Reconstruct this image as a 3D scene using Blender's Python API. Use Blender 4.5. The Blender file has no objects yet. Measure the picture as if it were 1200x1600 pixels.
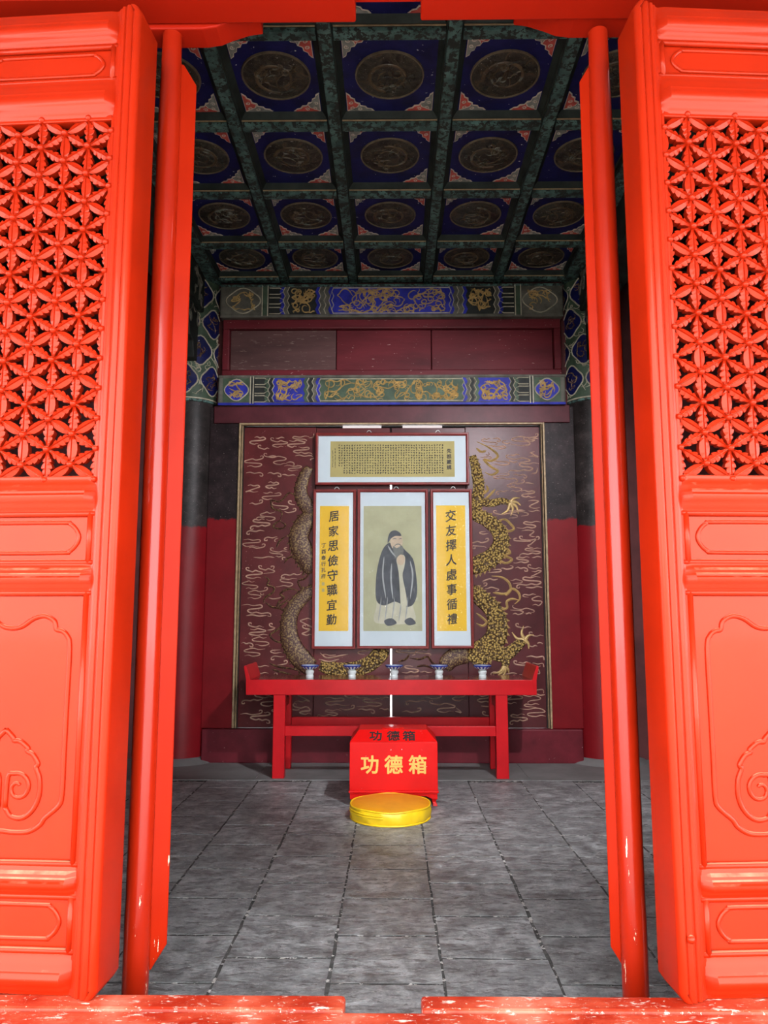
import bpy, bmesh, math, random
from mathutils import Vector, Matrix
PI = math.pi
S = bpy.context.scene
COL = S.collection

# ------------------------------------------------------------------ camera, sky, sun, exposure
FPX, EYE = 1200.0, 1.5
PITCH, YAW = math.atan(158 / FPX), math.atan(12 / FPX)
cd = bpy.data.cameras.new('camera')
cam = bpy.data.objects.new('camera', cd)
COL.objects.link(cam)
cd.sensor_fit = 'VERTICAL'
cd.sensor_height = 36.0
cd.lens = 36.0 * FPX / 1600
cam.location = (0, 0, EYE)
cam.rotation_euler = (PI / 2 + PITCH, 0, YAW)
cd.clip_start = 0.02
S.camera = cam
w = bpy.data.worlds.new('sky')
S.world = w
w.use_nodes = True
bg = w.node_tree.nodes['Background']
bg.inputs['Color'].default_value = (0.92, 0.96, 1.0, 1)
bg.inputs['Strength'].default_value = 7.0
sd = bpy.data.lights.new('sun', 'SUN')
sun = bpy.data.objects.new('sun', sd)
COL.objects.link(sun)
sd.energy = 5.0
sd.angle = math.radians(1.5)
sd.color = (1.0, 0.95, 0.87)
sun.rotation_euler = (math.radians(32), 0, math.radians(22))     # high, from behind the camera and to the right
S.view_settings.view_transform = 'Standard'
S.view_settings.look = 'None'
S.view_settings.gamma = 1.0
S.view_settings.use_curve_mapping = False
S.view_settings.exposure = 0.8


def at(x, y, Y):
    """point of the plane at depth Y that the photograph shows at pixel x, y"""
    u, v = (x - 600) / FPX, (800 - y) / FPX
    f = math.cos(PITCH) - v * math.sin(PITCH)
    z = math.sin(PITCH) + v * math.cos(PITCH)
    X = u * math.cos(YAW) - f * math.sin(YAW)
    t = Y / (f * math.cos(YAW) + u * math.sin(YAW))
    return Vector((X * t, Y, EYE + z * t))


# ------------------------------------------------------------------ materials
def _nodes(name):
    m = bpy.data.materials.new(name)
    m.use_nodes = True
    nt = m.node_tree
    return m, nt, nt.nodes['Principled BSDF']


def N(nt, t, **kw):
    n = nt.nodes.new(t)
    for k, v in kw.items():
        if k in n.inputs.keys():
            n.inputs[k].default_value = v
        else:
            setattr(n, k, v)
    return n


def ramp(nt, src, stops):
    r = nt.nodes.new('ShaderNodeValToRGB')
    e = r.color_ramp.elements
    while len(e) < len(stops):
        e.new(0.5)
    for el, (p, c) in zip(e, stops):
        el.position = p
        el.color = c if len(c) == 4 else (*c, 1)
    nt.links.new(src, r.inputs['Fac'])
    return r.outputs['Color']


def mixc(nt, fac, a, b):
    m = nt.nodes.new('ShaderNodeMix')
    m.data_type = 'RGBA'
    for s, v in ((m.inputs[0], fac), (m.inputs[6], a), (m.inputs[7], b)):
        if isinstance(v, (int, float)):
            s.default_value = v
        elif isinstance(v, tuple):
            s.default_value = (*v, 1) if len(v) == 3 else v
        else:
            nt.links.new(v, s)
    return m.outputs[2]


def math_n(nt, op, a, b=0.0):
    m = nt.nodes.new('ShaderNodeMath')
    m.operation = op
    for s, v in zip(m.inputs, (a, b)):
        if isinstance(v, (int, float)):
            s.default_value = v
        else:
            nt.links.new(v, s)
    return m.outputs[0]


def noise(nt, vec, scale, detail=4.0, rough=0.6, dist=0.0):
    n = nt.nodes.new('ShaderNodeTexNoise')
    n.inputs['Scale'].default_value = scale
    n.inputs['Detail'].default_value = detail
    n.inputs['Roughness'].default_value = rough
    n.inputs['Distortion'].default_value = dist
    if vec is not None:
        nt.links.new(vec, n.inputs['Vector'])
    return n.outputs['Fac']


def stretch(nt, vec, sc):
    mp = nt.nodes.new('ShaderNodeMapping')
    mp.inputs['Scale'].default_value = sc
    nt.links.new(vec, mp.inputs['Vector'])
    return mp.outputs['Vector']


def coords(nt, world=False):
    if world:
        return nt.nodes.new('ShaderNodeNewGeometry').outputs['Position']
    return nt.nodes.new('ShaderNodeTexCoord').outputs['Object']


def bump(nt, p, h, strength, dist=0.01):
    b = nt.nodes.new('ShaderNodeBump')
    b.inputs['Strength'].default_value = strength
    b.inputs['Distance'].default_value = dist
    nt.links.new(h, b.inputs['Height'])
    nt.links.new(b.outputs['Normal'], p.inputs['Normal'])


def mat(name, col, rough=0.5, var=0.15, scale=6, bmp=0.1, bscale=40, coat=0.0, metal=0.0, chips=None, spec=0.5, sc=(1, 1, 1), dust=None, coat_rough=0.12, tint=(1, 1, 1)):
    """painted / plain surface: colour with soft variation, fine relief and optional flaked chips (colour, amount, scale)"""
    m, nt, p = _nodes(name)
    v = stretch(nt, coords(nt, True), sc)
    n = noise(nt, v, scale, 5)
    lo = tuple(c * (1 - var) for c in col)
    hi = tuple(min(1, c * (1 + var)) for c in col)
    c = ramp(nt, n, [(0.3, lo), (0.7, hi)])
    if chips:
        cc, amt, cs = chips
        k = ramp(nt, noise(nt, v, cs, 6, 0.65), [(0.88 - amt - 0.012, (0, 0, 0)), (0.88 - amt, (1, 1, 1))])
        c = mixc(nt, k, c, cc)
    if dust:
        g = nt.nodes.new('ShaderNodeNewGeometry')
        sp = nt.nodes.new('ShaderNodeSeparateXYZ')
        nt.links.new(g.outputs['True Normal'], sp.inputs[0])
        k = ramp(nt, math_n(nt, 'ADD', sp.outputs['Z'], math_n(nt, 'MULTIPLY', noise(nt, v, 18, 5), 0.3)), [(0.86, (0, 0, 0)), (1.0, (0.75, 0.75, 0.75))])
        c = mixc(nt, k, c, dust)
    nt.links.new(c, p.inputs['Base Color'])
    p.inputs['Roughness'].default_value = rough
    p.inputs['Metallic'].default_value = metal
    p.inputs['Coat Weight'].default_value = coat
    p.inputs['Coat Roughness'].default_value = coat_rough
    p.inputs['Specular IOR Level'].default_value = spec
    p.inputs['Specular Tint'].default_value = (*tint, 1)
    if bmp:
        bump(nt, p, noise(nt, v, bscale, 4), bmp, 0.004)
    return m


M = {}
M['door'] = mat('door_lacquer', (0.29, 0.0115, 0.0018), 0.32, 0.12, 3, 0.10, 9, coat=0.09, coat_rough=0.07, spec=0.22, tint=(1.0, 0.72, 0.5), dust=(0.30, 0.15, 0.085), chips=((0.5, 0.16, 0.09), 0.125, 40))
M['door_in'] = mat('door_back_lacquer', (0.24, 0.006, 0.002), 0.4, 0.12, 4, 0.08, 14, spec=0.2)
M['beam_red'] = mat('lintel_red', (0.30, 0.0085, 0.0016), 0.5, 0.06, 2, 0.03, 14, spec=0.12)


def sill_mat(name, hi_wear):
    m, nt, p = _nodes(name)
    v = coords(nt, True)
    sv = stretch(nt, v, (5, 16, 5))
    c = ramp(nt, noise(nt, v, 4, 5), [(0.38, (0.28, 0.016, 0.005)), (0.52, (0.40, 0.05, 0.022)), (0.66, (0.48, 0.13, 0.08))])
    k = ramp(nt, noise(nt, sv, 3, 8, 0.75), [(hi_wear, (0, 0, 0)), (hi_wear + 0.05, (1, 1, 1))])
    c = mixc(nt, k, c, (0.6, 0.47, 0.39))
    k2 = ramp(nt, noise(nt, v, 70, 4, 0.7), [(0.64, (0, 0, 0)), (0.66, (1, 1, 1))])
    c = mixc(nt, k2, c, (0.5, 0.36, 0.28))
    nt.links.new(c, p.inputs['Base Color'])
    p.inputs['Roughness'].default_value = 0.42
    p.inputs['Specular IOR Level'].default_value = 0.2
    bump(nt, p, noise(nt, sv, 6, 6), 0.25, 0.006)
    return m


M['sill'] = sill_mat('worn_sill_paint', 0.58)


def pole_mat(name, coat, spec):
    """glossy red lacquer rubbed to bare pale wood in streaks near its foot"""
    m, nt, p = _nodes(name)
    v = coords(nt, True)
    c = ramp(nt, noise(nt, v, 3, 4), [(0.3, (0.26, 0.0095, 0.0016)), (0.7, (0.30, 0.012, 0.0020))])
    z = nt.nodes.new('ShaderNodeSeparateXYZ')
    nt.links.new(v, z.inputs[0])
    low = ramp(nt, math_n(nt, 'MULTIPLY', z.outputs['Z'], 0.5), [(0.12, (1, 1, 1)), (0.55, (0, 0, 0))])
    st = noise(nt, stretch(nt, v, (26, 26, 3.2)), 1.0, 7, 0.7)
    k = ramp(nt, math_n(nt, 'ADD', st, math_n(nt, 'MULTIPLY', low, 0.10)), [(0.72, (0, 0, 0)), (0.735, (1, 1, 1))])
    c = mixc(nt, k, c, (0.78, 0.62, 0.42))
    nt.links.new(c, p.inputs['Base Color'])
    p.inputs['Roughness'].default_value = 0.3
    p.inputs['Coat Weight'].default_value = coat
    p.inputs['Coat Roughness'].default_value = 0.1
    p.inputs['Specular IOR Level'].default_value = spec
    bump(nt, p, noise(nt, stretch(nt, v, (9, 9, 2)), 2, 4), 0.18, 0.01)
    return m


M['pole'] = pole_mat('worn_pole_lacquer', 0.3, 0.2)
M['pole_edge'] = pole_mat('worn_matt_lacquer', 0.0, 0.06)


def soot_mat(name, red, black, zsplit, world=True):
    """old dark paint above, fresh red below an uneven brush line"""
    m, nt, p = _nodes(name)
    v = coords(nt, True)
    z = nt.nodes.new('ShaderNodeSeparateXYZ')
    nt.links.new(v, z.inputs[0])
    e = math_n(nt, 'ADD', z.outputs['Z'], math_n(nt, 'MULTIPLY', noise(nt, v, 9, 5), 0.12))
    k = ramp(nt, math_n(nt, 'MULTIPLY', math_n(nt, 'SUBTRACT', e, zsplit - 0.44), 1.0), [(0.49, (0, 0, 0)), (0.51, (1, 1, 1))])
    r = ramp(nt, noise(nt, v, 3, 5), [(0.3, tuple(c * 0.72 for c in red)), (0.7, red)])
    bl = ramp(nt, noise(nt, v, 5, 7, 0.7), [(0.35, tuple(c * 0.4 for c in black)), (0.55, black), (0.72, tuple(c * 2.4 for c in black))])
    fl = ramp(nt, noise(nt, v, 60, 4, 0.7), [(0.66, (0, 0, 0)), (0.68, (1, 1, 1))])
    bl = mixc(nt, fl, bl, (0.2, 0.16, 0.15))
    p.inputs['Specular IOR Level'].default_value = 0.18
    nt.links.new(mixc(nt, k, r, bl), p.inputs['Base Color'])
    p.inputs['Roughness'].default_value = 0.42
    bump(nt, p, noise(nt, v, 22, 6), 0.22, 0.006)
    return m


M['column'] = soot_mat('column_paint', (0.21, 0.007, 0.011), (0.028, 0.022, 0.021), 2.40)
M['post'] = soot_mat('post_paint', (0.20, 0.007, 0.011), (0.024, 0.015, 0.016), 2.48)
M['plinth'] = mat('plinth_paint', (0.12, 0.011, 0.018), 0.5, 0.3, 4, 0.15, 20, chips=((0.4, 0.3, 0.28), 0.17, 30), spec=0.2)
M['panel'] = mat('screen_lacquer', (0.095, 0.016, 0.017), 0.36, 0.35, 3, 0.15, 25, chips=((0.3, 0.16, 0.14), 0.19, 40), spec=0.2)
M['panel_dusk'] = mat('screen_lacquer_darker', (0.082, 0.020, 0.022), 0.32, 0.3, 3, 0.15, 25, spec=0.2)
M['cloudline'] = mat('faded_gilt_line', (0.48, 0.30, 0.22), 0.5, 0.25, 20, 0.1, 60)
M['boardred'] = mat('old_red_board', (0.125, 0.015, 0.021), 0.45, 0.4, 2.5, 0.25, 18, chips=((0.45, 0.33, 0.3), 0.2, 38), sc=(0.35, 1, 1.6), spec=0.2)
M['boardgrey'] = mat('dusty_red_board', (0.095, 0.045, 0.043), 0.55, 0.3, 3, 0.3, 18, chips=((0.2, 0.14, 0.12), 0.25, 22), sc=(0.35, 1, 2.2), spec=0.2)
M['lintel_dark'] = mat('dark_lintel', (0.085, 0.02, 0.026), 0.4, 0.35, 3, 0.2, 20, spec=0.2)
M['black'] = mat('sooty_black', (0.02, 0.017, 0.017), 0.6, 0.4, 4, 0.2, 20, spec=0.2)
M['wall_dark'] = mat('dark_plaster', (0.10, 0.03, 0.03), 0.7, 0.3, 3, 0.1, 15, spec=0.2)
M['teal'] = mat('aged_teal_paint', (0.075, 0.14, 0.125), 0.55, 0.75, 9, 0.25, 25, chips=((0.028, 0.034, 0.03), 0.36, 24), spec=0.2)
M['teal_dark'] = mat('dark_teal_paint', (0.022, 0.03, 0.025), 0.6, 0.5, 5, 0.2, 20, spec=0.2)
M['gold_line'] = mat('dull_gilt', (0.33, 0.23, 0.12), 0.5, 0.4, 18, 0.15, 50)
M['blue'] = mat('ultramarine_paint', (0.008, 0.010, 0.075), 0.5, 0.45, 5, 0.15, 25, chips=((0.62, 0.62, 0.62), 0.19, 26), spec=0.2)
M['blue_b'] = mat('bright_blue_paint', (0.025, 0.03, 0.30), 0.5, 0.4, 8, 0.15, 30, spec=0.2)
M['green_b'] = mat('frieze_green', (0.055, 0.085, 0.055), 0.5, 0.4, 8, 0.2, 30, spec=0.2)
M['frieze_grey'] = mat('frieze_grey', (0.11, 0.105, 0.085), 0.6, 0.4, 8, 0.25, 30, spec=0.2)
M['frieze_dark'] = mat('frieze_black', (0.02, 0.022, 0.02), 0.55, 0.4, 8, 0.2, 30, spec=0.2)
M['cream'] = mat('cream_line', (0.42, 0.38, 0.28), 0.55, 0.3, 20, 0.1, 50)
M['cloud_red'] = mat('cloud_red', (0.50, 0.075, 0.055), 0.6, 0.3, 20, 0.1, 40)
M['cloud_grey'] = mat('cloud_grey', (0.22, 0.23, 0.20), 0.6, 0.3, 20, 0.1, 40)
M['cloud_rim'] = mat('cloud_rim', (0.55, 0.47, 0.38), 0.6, 0.2, 20, 0.1, 40)


def medallion_mat():
    m, nt, p = _nodes('carved_medallion')
    v = coords(nt, True)
    a = noise(nt, v, 11, 6, 0.7, 1.2)
    c = ramp(nt, a, [(0.36, (0.008, 0.006, 0.005)), (0.48, (0.026, 0.020, 0.012)), (0.56, (0.05, 0.045, 0.028)), (0.64, (0.10, 0.055, 0.025)), (0.72, (0.08, 0.09, 0.07))])
    b = ramp(nt, noise(nt, v, 2.2, 3), [(0.45, (0, 0, 0)), (0.7, (1, 1, 1))])
    c = mixc(nt, math_n(nt, 'MULTIPLY', b, 0.5), c, (0.045, 0.062, 0.05))
    fl = ramp(nt, noise(nt, v, 48, 4, 0.7), [(0.66, (0, 0, 0)), (0.675, (1, 1, 1))])
    c = mixc(nt, fl, c, (0.5, 0.47, 0.42))
    nt.links.new(c, p.inputs['Base Color'])
    p.inputs['Roughness'].default_value = 0.5
    bump(nt, p, a, 0.9, 0.02)
    return m


M['medal'] = medallion_mat()
M['medal_gold'] = mat('dark_gilt_relief', (0.085, 0.058, 0.03), 0.5, 0.6, 14, 0.3, 40, chips=((0.14, 0.15, 0.12), 0.3, 10))
M['medal_rim'] = mat('dull_rim', (0.13, 0.10, 0.06), 0.5, 0.4, 18, 0.15, 50)


def scale_gold():
    m, nt, p = _nodes('gilded_scales')
    v = coords(nt, True)
    vo = nt.nodes.new('ShaderNodeTexVoronoi')
    vo.inputs['Scale'].default_value = 46
    nt.links.new(v, vo.inputs['Vector'])
    d = vo.outputs['Distance']
    c = ramp(nt, d, [(0.1, (0.72, 0.52, 0.17)), (0.4, (0.42, 0.28, 0.08)), (0.62, (0.08, 0.045, 0.02))])
    nt.links.new(c, p.inputs['Base Color'])
    p.inputs['Roughness'].default_value = 0.42
    p.inputs['Metallic'].default_value = 0.25
    inv = math_n(nt, 'SUBTRACT', 1.0, d)
    bump(nt, p, inv, 0.9, 0.02)
    return m


M['gold_scale'] = scale_gold()
M['gold'] = mat('gilding', (0.50, 0.34, 0.13), 0.42, 0.3, 20, 0.2, 60, metal=0.25)
M['gold_old'] = mat('worn_gilding', (0.24, 0.155, 0.062), 0.5, 0.45, 40, 0.8, 80, metal=0.1, chips=((0.06, 0.02, 0.015), 0.4, 60))
M['table'] = mat('table_red', (0.50, 0.0085, 0.013), 0.34, 0.13, 4, 0.05, 20, spec=0.15)
M['table_top'] = mat('table_top_red', (0.17, 0.012, 0.012), 0.16, 0.15, 4, 0.03, 20, coat=0.25)
M['box'] = mat('box_red', (0.62, 0.007, 0.006), 0.3, 0.06, 5, 0.04, 14, spec=0.15, chips=((0.8, 0.75, 0.7), 0.175, 22))
M['box_gold'] = mat('box_gold_letters', (0.70, 0.43, 0.08), 0.4, 0.12, 20, 0)
M['ink'] = mat('black_ink', (0.012, 0.011, 0.01), 0.6, 0.2, 20, 0)
M['cushion'] = mat('yellow_satin', (0.72, 0.30, 0.004), 0.42, 0.10, 6, 0.25, 22)
M['cushion_pipe'] = mat('yellow_piping', (0.85, 0.55, 0.012), 0.4, 0.1, 6, 0.1, 60)
M['porcelain'] = mat('white_porcelain', (0.62, 0.68, 0.68), 0.15, 0.04, 8, 0)
M['frame'] = mat('cherry_frame', (0.21, 0.025, 0.022), 0.32, 0.2, 10, 0.05, 40, spec=0.2)
M['mount'] = mat('pale_mount', (0.52, 0.60, 0.64), 0.7, 0.04, 4, 0.02, 60)
M['olive'] = mat('aged_silk', (0.38, 0.32, 0.12), 0.7, 0.12, 3, 0.02, 80)
M['sage'] = mat('sage_silk', (0.37, 0.37, 0.23), 0.7, 0.10, 5, 0.02, 80)
M['yellow'] = mat('yellow_paper', (0.66, 0.41, 0.003), 0.6, 0.05, 4, 0.02, 80)
M['yellow_fleck'] = mat('gold_flecked_paper', (0.66, 0.41, 0.003), 0.6, 0.05, 4, 0.02, 80, chips=((0.95, 0.85, 0.35), 0.24, 45))
M['robe'] = mat('ink_robe', (0.060, 0.070, 0.080), 0.7, 0.35, 9, 0)
M['robe_pale'] = mat('pale_robe', (0.46, 0.45, 0.34), 0.7, 0.12, 9, 0)
M['robe_line'] = mat('robe_line', (0.30, 0.32, 0.32), 0.7, 0.2, 9, 0)
M['skin'] = mat('painted_skin', (0.48, 0.38, 0.27), 0.7, 0.1, 9, 0)
M['beard'] = mat('painted_beard', (0.14, 0.15, 0.14), 0.7, 0.3, 30, 0)
M['hook'] = mat('zinc_hook', (0.55, 0.55, 0.55), 0.35, 0.1, 9, 0, metal=0.7)


def glass_mat(name, wrinkle, ior):
    m, nt, p = _nodes(name)
    nt.nodes.remove(p)
    tr = nt.nodes.new('ShaderNodeBsdfTransparent')
    gl = nt.nodes.new('ShaderNodeBsdfGlossy')
    gl.inputs['Roughness'].default_value = 0.03
    fr = nt.nodes.new('ShaderNodeFresnel')
    fr.inputs['IOR'].default_value = ior
    mx = nt.nodes.new('ShaderNodeMixShader')
    nt.links.new(fr.outputs[0], mx.inputs[0])
    nt.links.new(tr.outputs[0], mx.inputs[1])
    nt.links.new(gl.outputs[0], mx.inputs[2])
    nt.links.new(mx.outputs[0], nt.nodes['Material Output'].inputs[0])
    b = nt.nodes.new('ShaderNodeBump')
    b.inputs['Strength'].default_value = wrinkle
    b.inputs['Distance'].default_value = 0.07
    nt.links.new(noise(nt, coords(nt, True), 9, 5, 0.6, 2.0), b.inputs['Height'])
    nt.links.new(b.outputs[0], gl.inputs['Normal'])
    return m


M['glass'] = glass_mat('picture_glass', 0.02, 1.18)
M['film'] = glass_mat('creased_film', 0.9, 1.40)


def stone_mat(name, tint):
    m, nt, p = _nodes(name)
    v = coords(nt, True)
    oi = nt.nodes.new('ShaderNodeObjectInfo')
    a = noise(nt, v, 7, 9, 0.72, 0.4)
    c = ramp(nt, a, [(0.36, tuple(t * 0.13 for t in tint)), (0.5, tuple(t * 0.33 for t in tint)), (0.64, tuple(t * 0.62 for t in tint))])
    c = mixc(nt, math_n(nt, 'MULTIPLY', oi.outputs['Random'], 0.45), c, tuple(t * 0.19 for t in tint))
    dk = ramp(nt, noise(nt, stretch(nt, v, (1, 2.2, 1)), 13, 8, 0.75, 0.6), [(0.40, (1, 1, 1)), (0.48, (0, 0, 0))])
    c = mixc(nt, math_n(nt, 'MULTIPLY', dk, 0.75), c, (0.06, 0.058, 0.054))
    fl = ramp(nt, noise(nt, stretch(nt, v, (1, 2.4, 1)), 26, 6, 0.75), [(0.58, (0, 0, 0)), (0.65, (1, 1, 1))])
    c = mixc(nt, math_n(nt, 'MULTIPLY', fl, 0.7), c, (0.7, 0.69, 0.66))
    nt.links.new(c, p.inputs['Base Color'])
    p.inputs['Roughness'].default_value = 0.38
    bump(nt, p, noise(nt, stretch(nt, v, (1, 2.2, 1)), 8, 9, 0.75, 0.5), 1.0, 0.035)
    return m


M['slab'] = stone_mat('grey_brick_slab', (0.97, 1.0, 1.0))
M['joint'] = mat('lime_joint', (0.05, 0.048, 0.045), 0.9, 0.8, 20, 0.4, 40, chips=((0.5, 0.48, 0.45), 0.31, 24))
M['screed'] = mat('smooth_screed', (0.17, 0.168, 0.165), 0.6, 0.25, 3, 0.2, 18)
M['court'] = mat('pale_courtyard_paving', (0.36, 0.345, 0.32), 0.8, 0.1, 2, 0.2, 12)
M['tiles'] = mat('grey_roof_tiles', (0.11, 0.11, 0.11), 0.8, 0.2, 4, 0.2, 12)


# ------------------------------------------------------------------ mesh building
def smooth_path(pts, closed=False, n=6):
    """Catmull-Rom through the points"""
    P = [Vector(p) for p in pts]
    out = []
    L = len(P)
    for i in range(L if closed else L - 1):
        if closed:
            a, b, c, d = P[(i - 1) % L], P[i], P[(i + 1) % L], P[(i + 2) % L]
        else:
            b, c = P[i], P[i + 1]
            a = P[i - 1] if i else b * 2 - c
            d = P[i + 2] if i + 2 < L else c * 2 - b
        for k in range(n):
            t = k / n
            out.append(0.5 * ((2 * b) + (c - a) * t + (2 * a - 5 * b + 4 * c - d) * t * t + (3 * b - a - 3 * c + d) * t ** 3))
    if not closed:
        out.append(P[-1])
    return out


class MB:
    def __init__(s):
        s.v, s.f, s.m = [], [], []

    def add(s, vs, fs, mi=0):
        o = len(s.v)
        s.v += [tuple(v) for v in vs]
        s.f += [tuple(o + i for i in f) for f in fs]
        s.m += [mi] * len(fs)
        return s

    def box(s, x0, x1, y0, y1, z0, z1, mi=0):
        vs = [(x, y, z) for x in (x0, x1) for y in (y0, y1) for z in (z0, z1)]
        return s.add(vs, [(0, 1, 3, 2), (4, 6, 7, 5), (0, 4, 5, 1), (2, 3, 7, 6), (0, 2, 6, 4), (1, 5, 7, 3)], mi)

    def hexa(s, b, t, mi=0):
        """bottom and top quads, counter-clockwise seen from above"""
        return s.add(list(b) + list(t), [(3, 2, 1, 0), (4, 5, 6, 7)] + [(i, (i + 1) % 4, 4 + (i + 1) % 4, 4 + i) for i in range(4)], mi)

    def prism(s, poly, fn, d0, d1, mi=0):
        """closed 2-d outline extruded from d0 to d1; fn(a, b, d) gives the 3-d point"""
        n = len(poly)
        vs = [fn(a, b, d0) for a, b in poly] + [fn(a, b, d1) for a, b in poly]
        return s.add(vs, [tuple(range(n))[::-1], tuple(range(n, 2 * n))] + [(i, (i + 1) % n, n + (i + 1) % n, n + i) for i in range(n)], mi)

    def lathe(s, prof, c=(0, 0, 0), n=32, mi=0, a0=0.0, a1=2 * PI):
        full = abs(a1 - a0 - 2 * PI) < 1e-6
        cols = n if full else n + 1
        vs = []
        for i in range(cols):
            a = a0 + (a1 - a0) * i / n
            for r, z in prof:
                vs.append((c[0] + r * math.cos(a), c[1] + r * math.sin(a), c[2] + z))
        k = len(prof)
        fs = []
        for i in range(n):
            j = (i + 1) % cols
            for q in range(k - 1):
                fs.append((i * k + q, j * k + q, j * k + q + 1, i * k + q + 1))
        return s.add(vs, fs, mi)

    def tube(s, pts, r, n=8, closed=False, mi=0, flat=1.0, up=(0, -1, 0)):
        """tube along a path lying roughly square to `up`; flat squashes it along up"""
        P = [Vector(p) for p in pts]
        L = len(P)
        rr = r if callable(r) else (lambda t: r)
        u = Vector(up).normalized()
        vs = []
        for i, p in enumerate(P):
            a = P[(i - 1) % L] if (closed or i) else p
            b = P[(i + 1) % L] if (closed or i < L - 1) else p
            t = (b - a)
            t = t.normalized() if t.length > 1e-9 else Vector((1, 0, 0))
            sd_ = t.cross(u)
            sd_ = sd_.normalized() if sd_.length > 1e-6 else Vector((1, 0, 0))
            uu = sd_.cross(t).normalized()
            q = rr(i / max(1, L - 1))
            for k in range(n):
                an = 2 * PI * k / n
                vs.append(p + sd_ * (q * math.cos(an)) + uu * (q * flat * math.sin(an)))
        fs = []
        for i in range(L if closed else L - 1):
            j = (i + 1) % L
            for k in range(n):
                fs.append((i * n + k, i * n + (k + 1) % n, j * n + (k + 1) % n, j * n + k))
        if not closed:
            fs += [tuple(range(n))[::-1], tuple(range((L - 1) * n, L * n))]
        return s.add(vs, fs, mi)

    def ribbon(s, pts, wd, h, up, mi=0, taper=True):
        """raised line with a ridge lying on a surface whose outward normal is up (vector or function of point)"""
        P = [Vector(p) for p in pts]
        L = len(P)
        vs = []
        for i, p in enumerate(P):
            u = up(p) if callable(up) else Vector(up)
            t = P[min(i + 1, L - 1)] - P[max(i - 1, 0)]
            sd_ = t.cross(u)
            sd_ = sd_.normalized() if sd_.length > 1e-9 else Vector((1, 0, 0))
            f = min(1.0, 0.25 + 4 * min(i, L - 1 - i) / max(1, L - 1)) if taper else 1.0
            vs += [p - sd_ * wd * f * 0.5, p + u * h * f, p + sd_ * wd * f * 0.5]
        fs = []
        for i in range(L - 1):
            a, b = i * 3, i * 3 + 3
            fs += [(a, a + 1, b + 1, b), (a + 1, a + 2, b + 2, b + 1)]
        return s.add(vs, fs, mi)

    def build(s, name, mats, parent=None, smooth=False, bev=0.0, loc=None):
        me = bpy.data.meshes.new(name)
        me.from_pydata(s.v, [], s.f)
        bm = bmesh.new()
        bm.from_mesh(me)
        bmesh.ops.recalc_face_normals(bm, faces=bm.faces)
        bm.to_mesh(me)
        bm.free()
        mats = mats if isinstance(mats, (list, tuple)) else [mats]
        for k in mats:
            me.materials.append(M[k] if isinstance(k, str) else k)
        if len(mats) > 1:
            me.polygons.foreach_set('material_index', s.m)
        if smooth:
            me.polygons.foreach_set('use_smooth', [True] * len(me.polygons))
            if smooth != 'all':
                me.set_sharp_from_angle(angle=math.radians(38))
        return put(name, me, parent, bev, loc)


WORLD_PARENTS = []        # empties whose parts are given in world coordinates


def put(name, me, parent=None, bev=0.0, loc=None, rot=None):
    o = bpy.data.objects.new(name, me)
    COL.objects.link(o)
    o.parent = parent
    if parent in WORLD_PARENTS:
        o.matrix_parent_inverse = Matrix.Translation(-parent.location)
    if loc is not None:
        o.location = loc
    if rot is not None:
        o.rotation_euler = rot
    if bev:
        b = o.modifiers.new('bevel', 'BEVEL')
        b.width = bev
        b.segments = 2
        b.limit_method = 'ANGLE'
        b.angle_limit = math.radians(40)
        b.harden_normals = False
    return o


def empty(name, loc=(0, 0, 0), rz=0.0, parent=None):
    o = bpy.data.objects.new(name, None)
    COL.objects.link(o)
    o.location = loc
    o.rotation_euler = (0, 0, rz)
    o.parent = parent
    o.empty_display_size = 0.1
    return o


def base(name, loc):
    o = empty(name, loc)
    WORLD_PARENTS.append(o)
    return o


def tag(o, label, cat, group=None):
    o['label'] = label
    o['category'] = cat
    if group:
        o['group'] = group
    return o


def struct(o, label=None):
    o['kind'] = 'structure'
    if label:
        o['label'] = label
    return o


def bx(name, m, x0, x1, y0, y1, z0, z1, parent=None, bev=0.0):
    return MB().box(x0, x1, y0, y1, z0, z1).build(name, m, parent, bev=bev)


def text_part(name, ch, size, loc, m, parent, depth=0.002, bold=0.0, slant=0.0, rot=(PI / 2, 0, 0), sx=1.0):
    """one written character as a thin raised mesh, centred on loc"""
    cu = bpy.data.curves.new('glyph', 'FONT')
    cu.body = ch
    cu.size = size
    cu.align_x, cu.align_y = 'CENTER', 'CENTER'
    cu.extrude = depth
    cu.resolution_u = 3
    t = bpy.data.objects.new('glyph', cu)
    COL.objects.link(t)
    bpy.context.view_layer.update()
    dg = bpy.context.evaluated_depsgraph_get()
    me = bpy.data.meshes.new_from_object(t.evaluated_get(dg))
    bpy.data.objects.remove(t)
    xs = [v.co.x for v in me.vertices]
    ys = [v.co.y for v in me.vertices]
    cx, cy = (min(xs) + max(xs)) / 2, (min(ys) + max(ys)) / 2
    for v in me.vertices:
        a, b = (v.co.x - cx) * sx, v.co.y - cy
        v.co.x, v.co.y = a, b + slant * a
    if bold:
        vs = [tuple(v.co) for v in me.vertices]
        fs = [tuple(p.vertices) for p in me.polygons]
        mb = MB()
        for dx, dy in ((0, 0), (bold, 0), (-bold, 0), (0, bold), (0, -bold), (bold * .7, bold * .7), (-bold * .7, -bold * .7), (-bold * .7, bold * .7), (bold * .7, -bold * .7)):
            mb.add([(x + dx, y + dy, z + 0.00012 * (len(mb.v) // len(vs))) for x, y, z in vs], fs)
        me = bpy.data.meshes.new(name)
        me.from_pydata(mb.v, [], mb.f)
    me.name = name
    me.materials.clear()
    me.materials.append(M[m])
    return put(name, me, parent, loc=loc, rot=rot)


RNG = random.Random(7)
WALL_Y = 8.0
DOWN, FRONT = Vector((0, 0, -1)), Vector((0, -1, 0))


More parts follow.
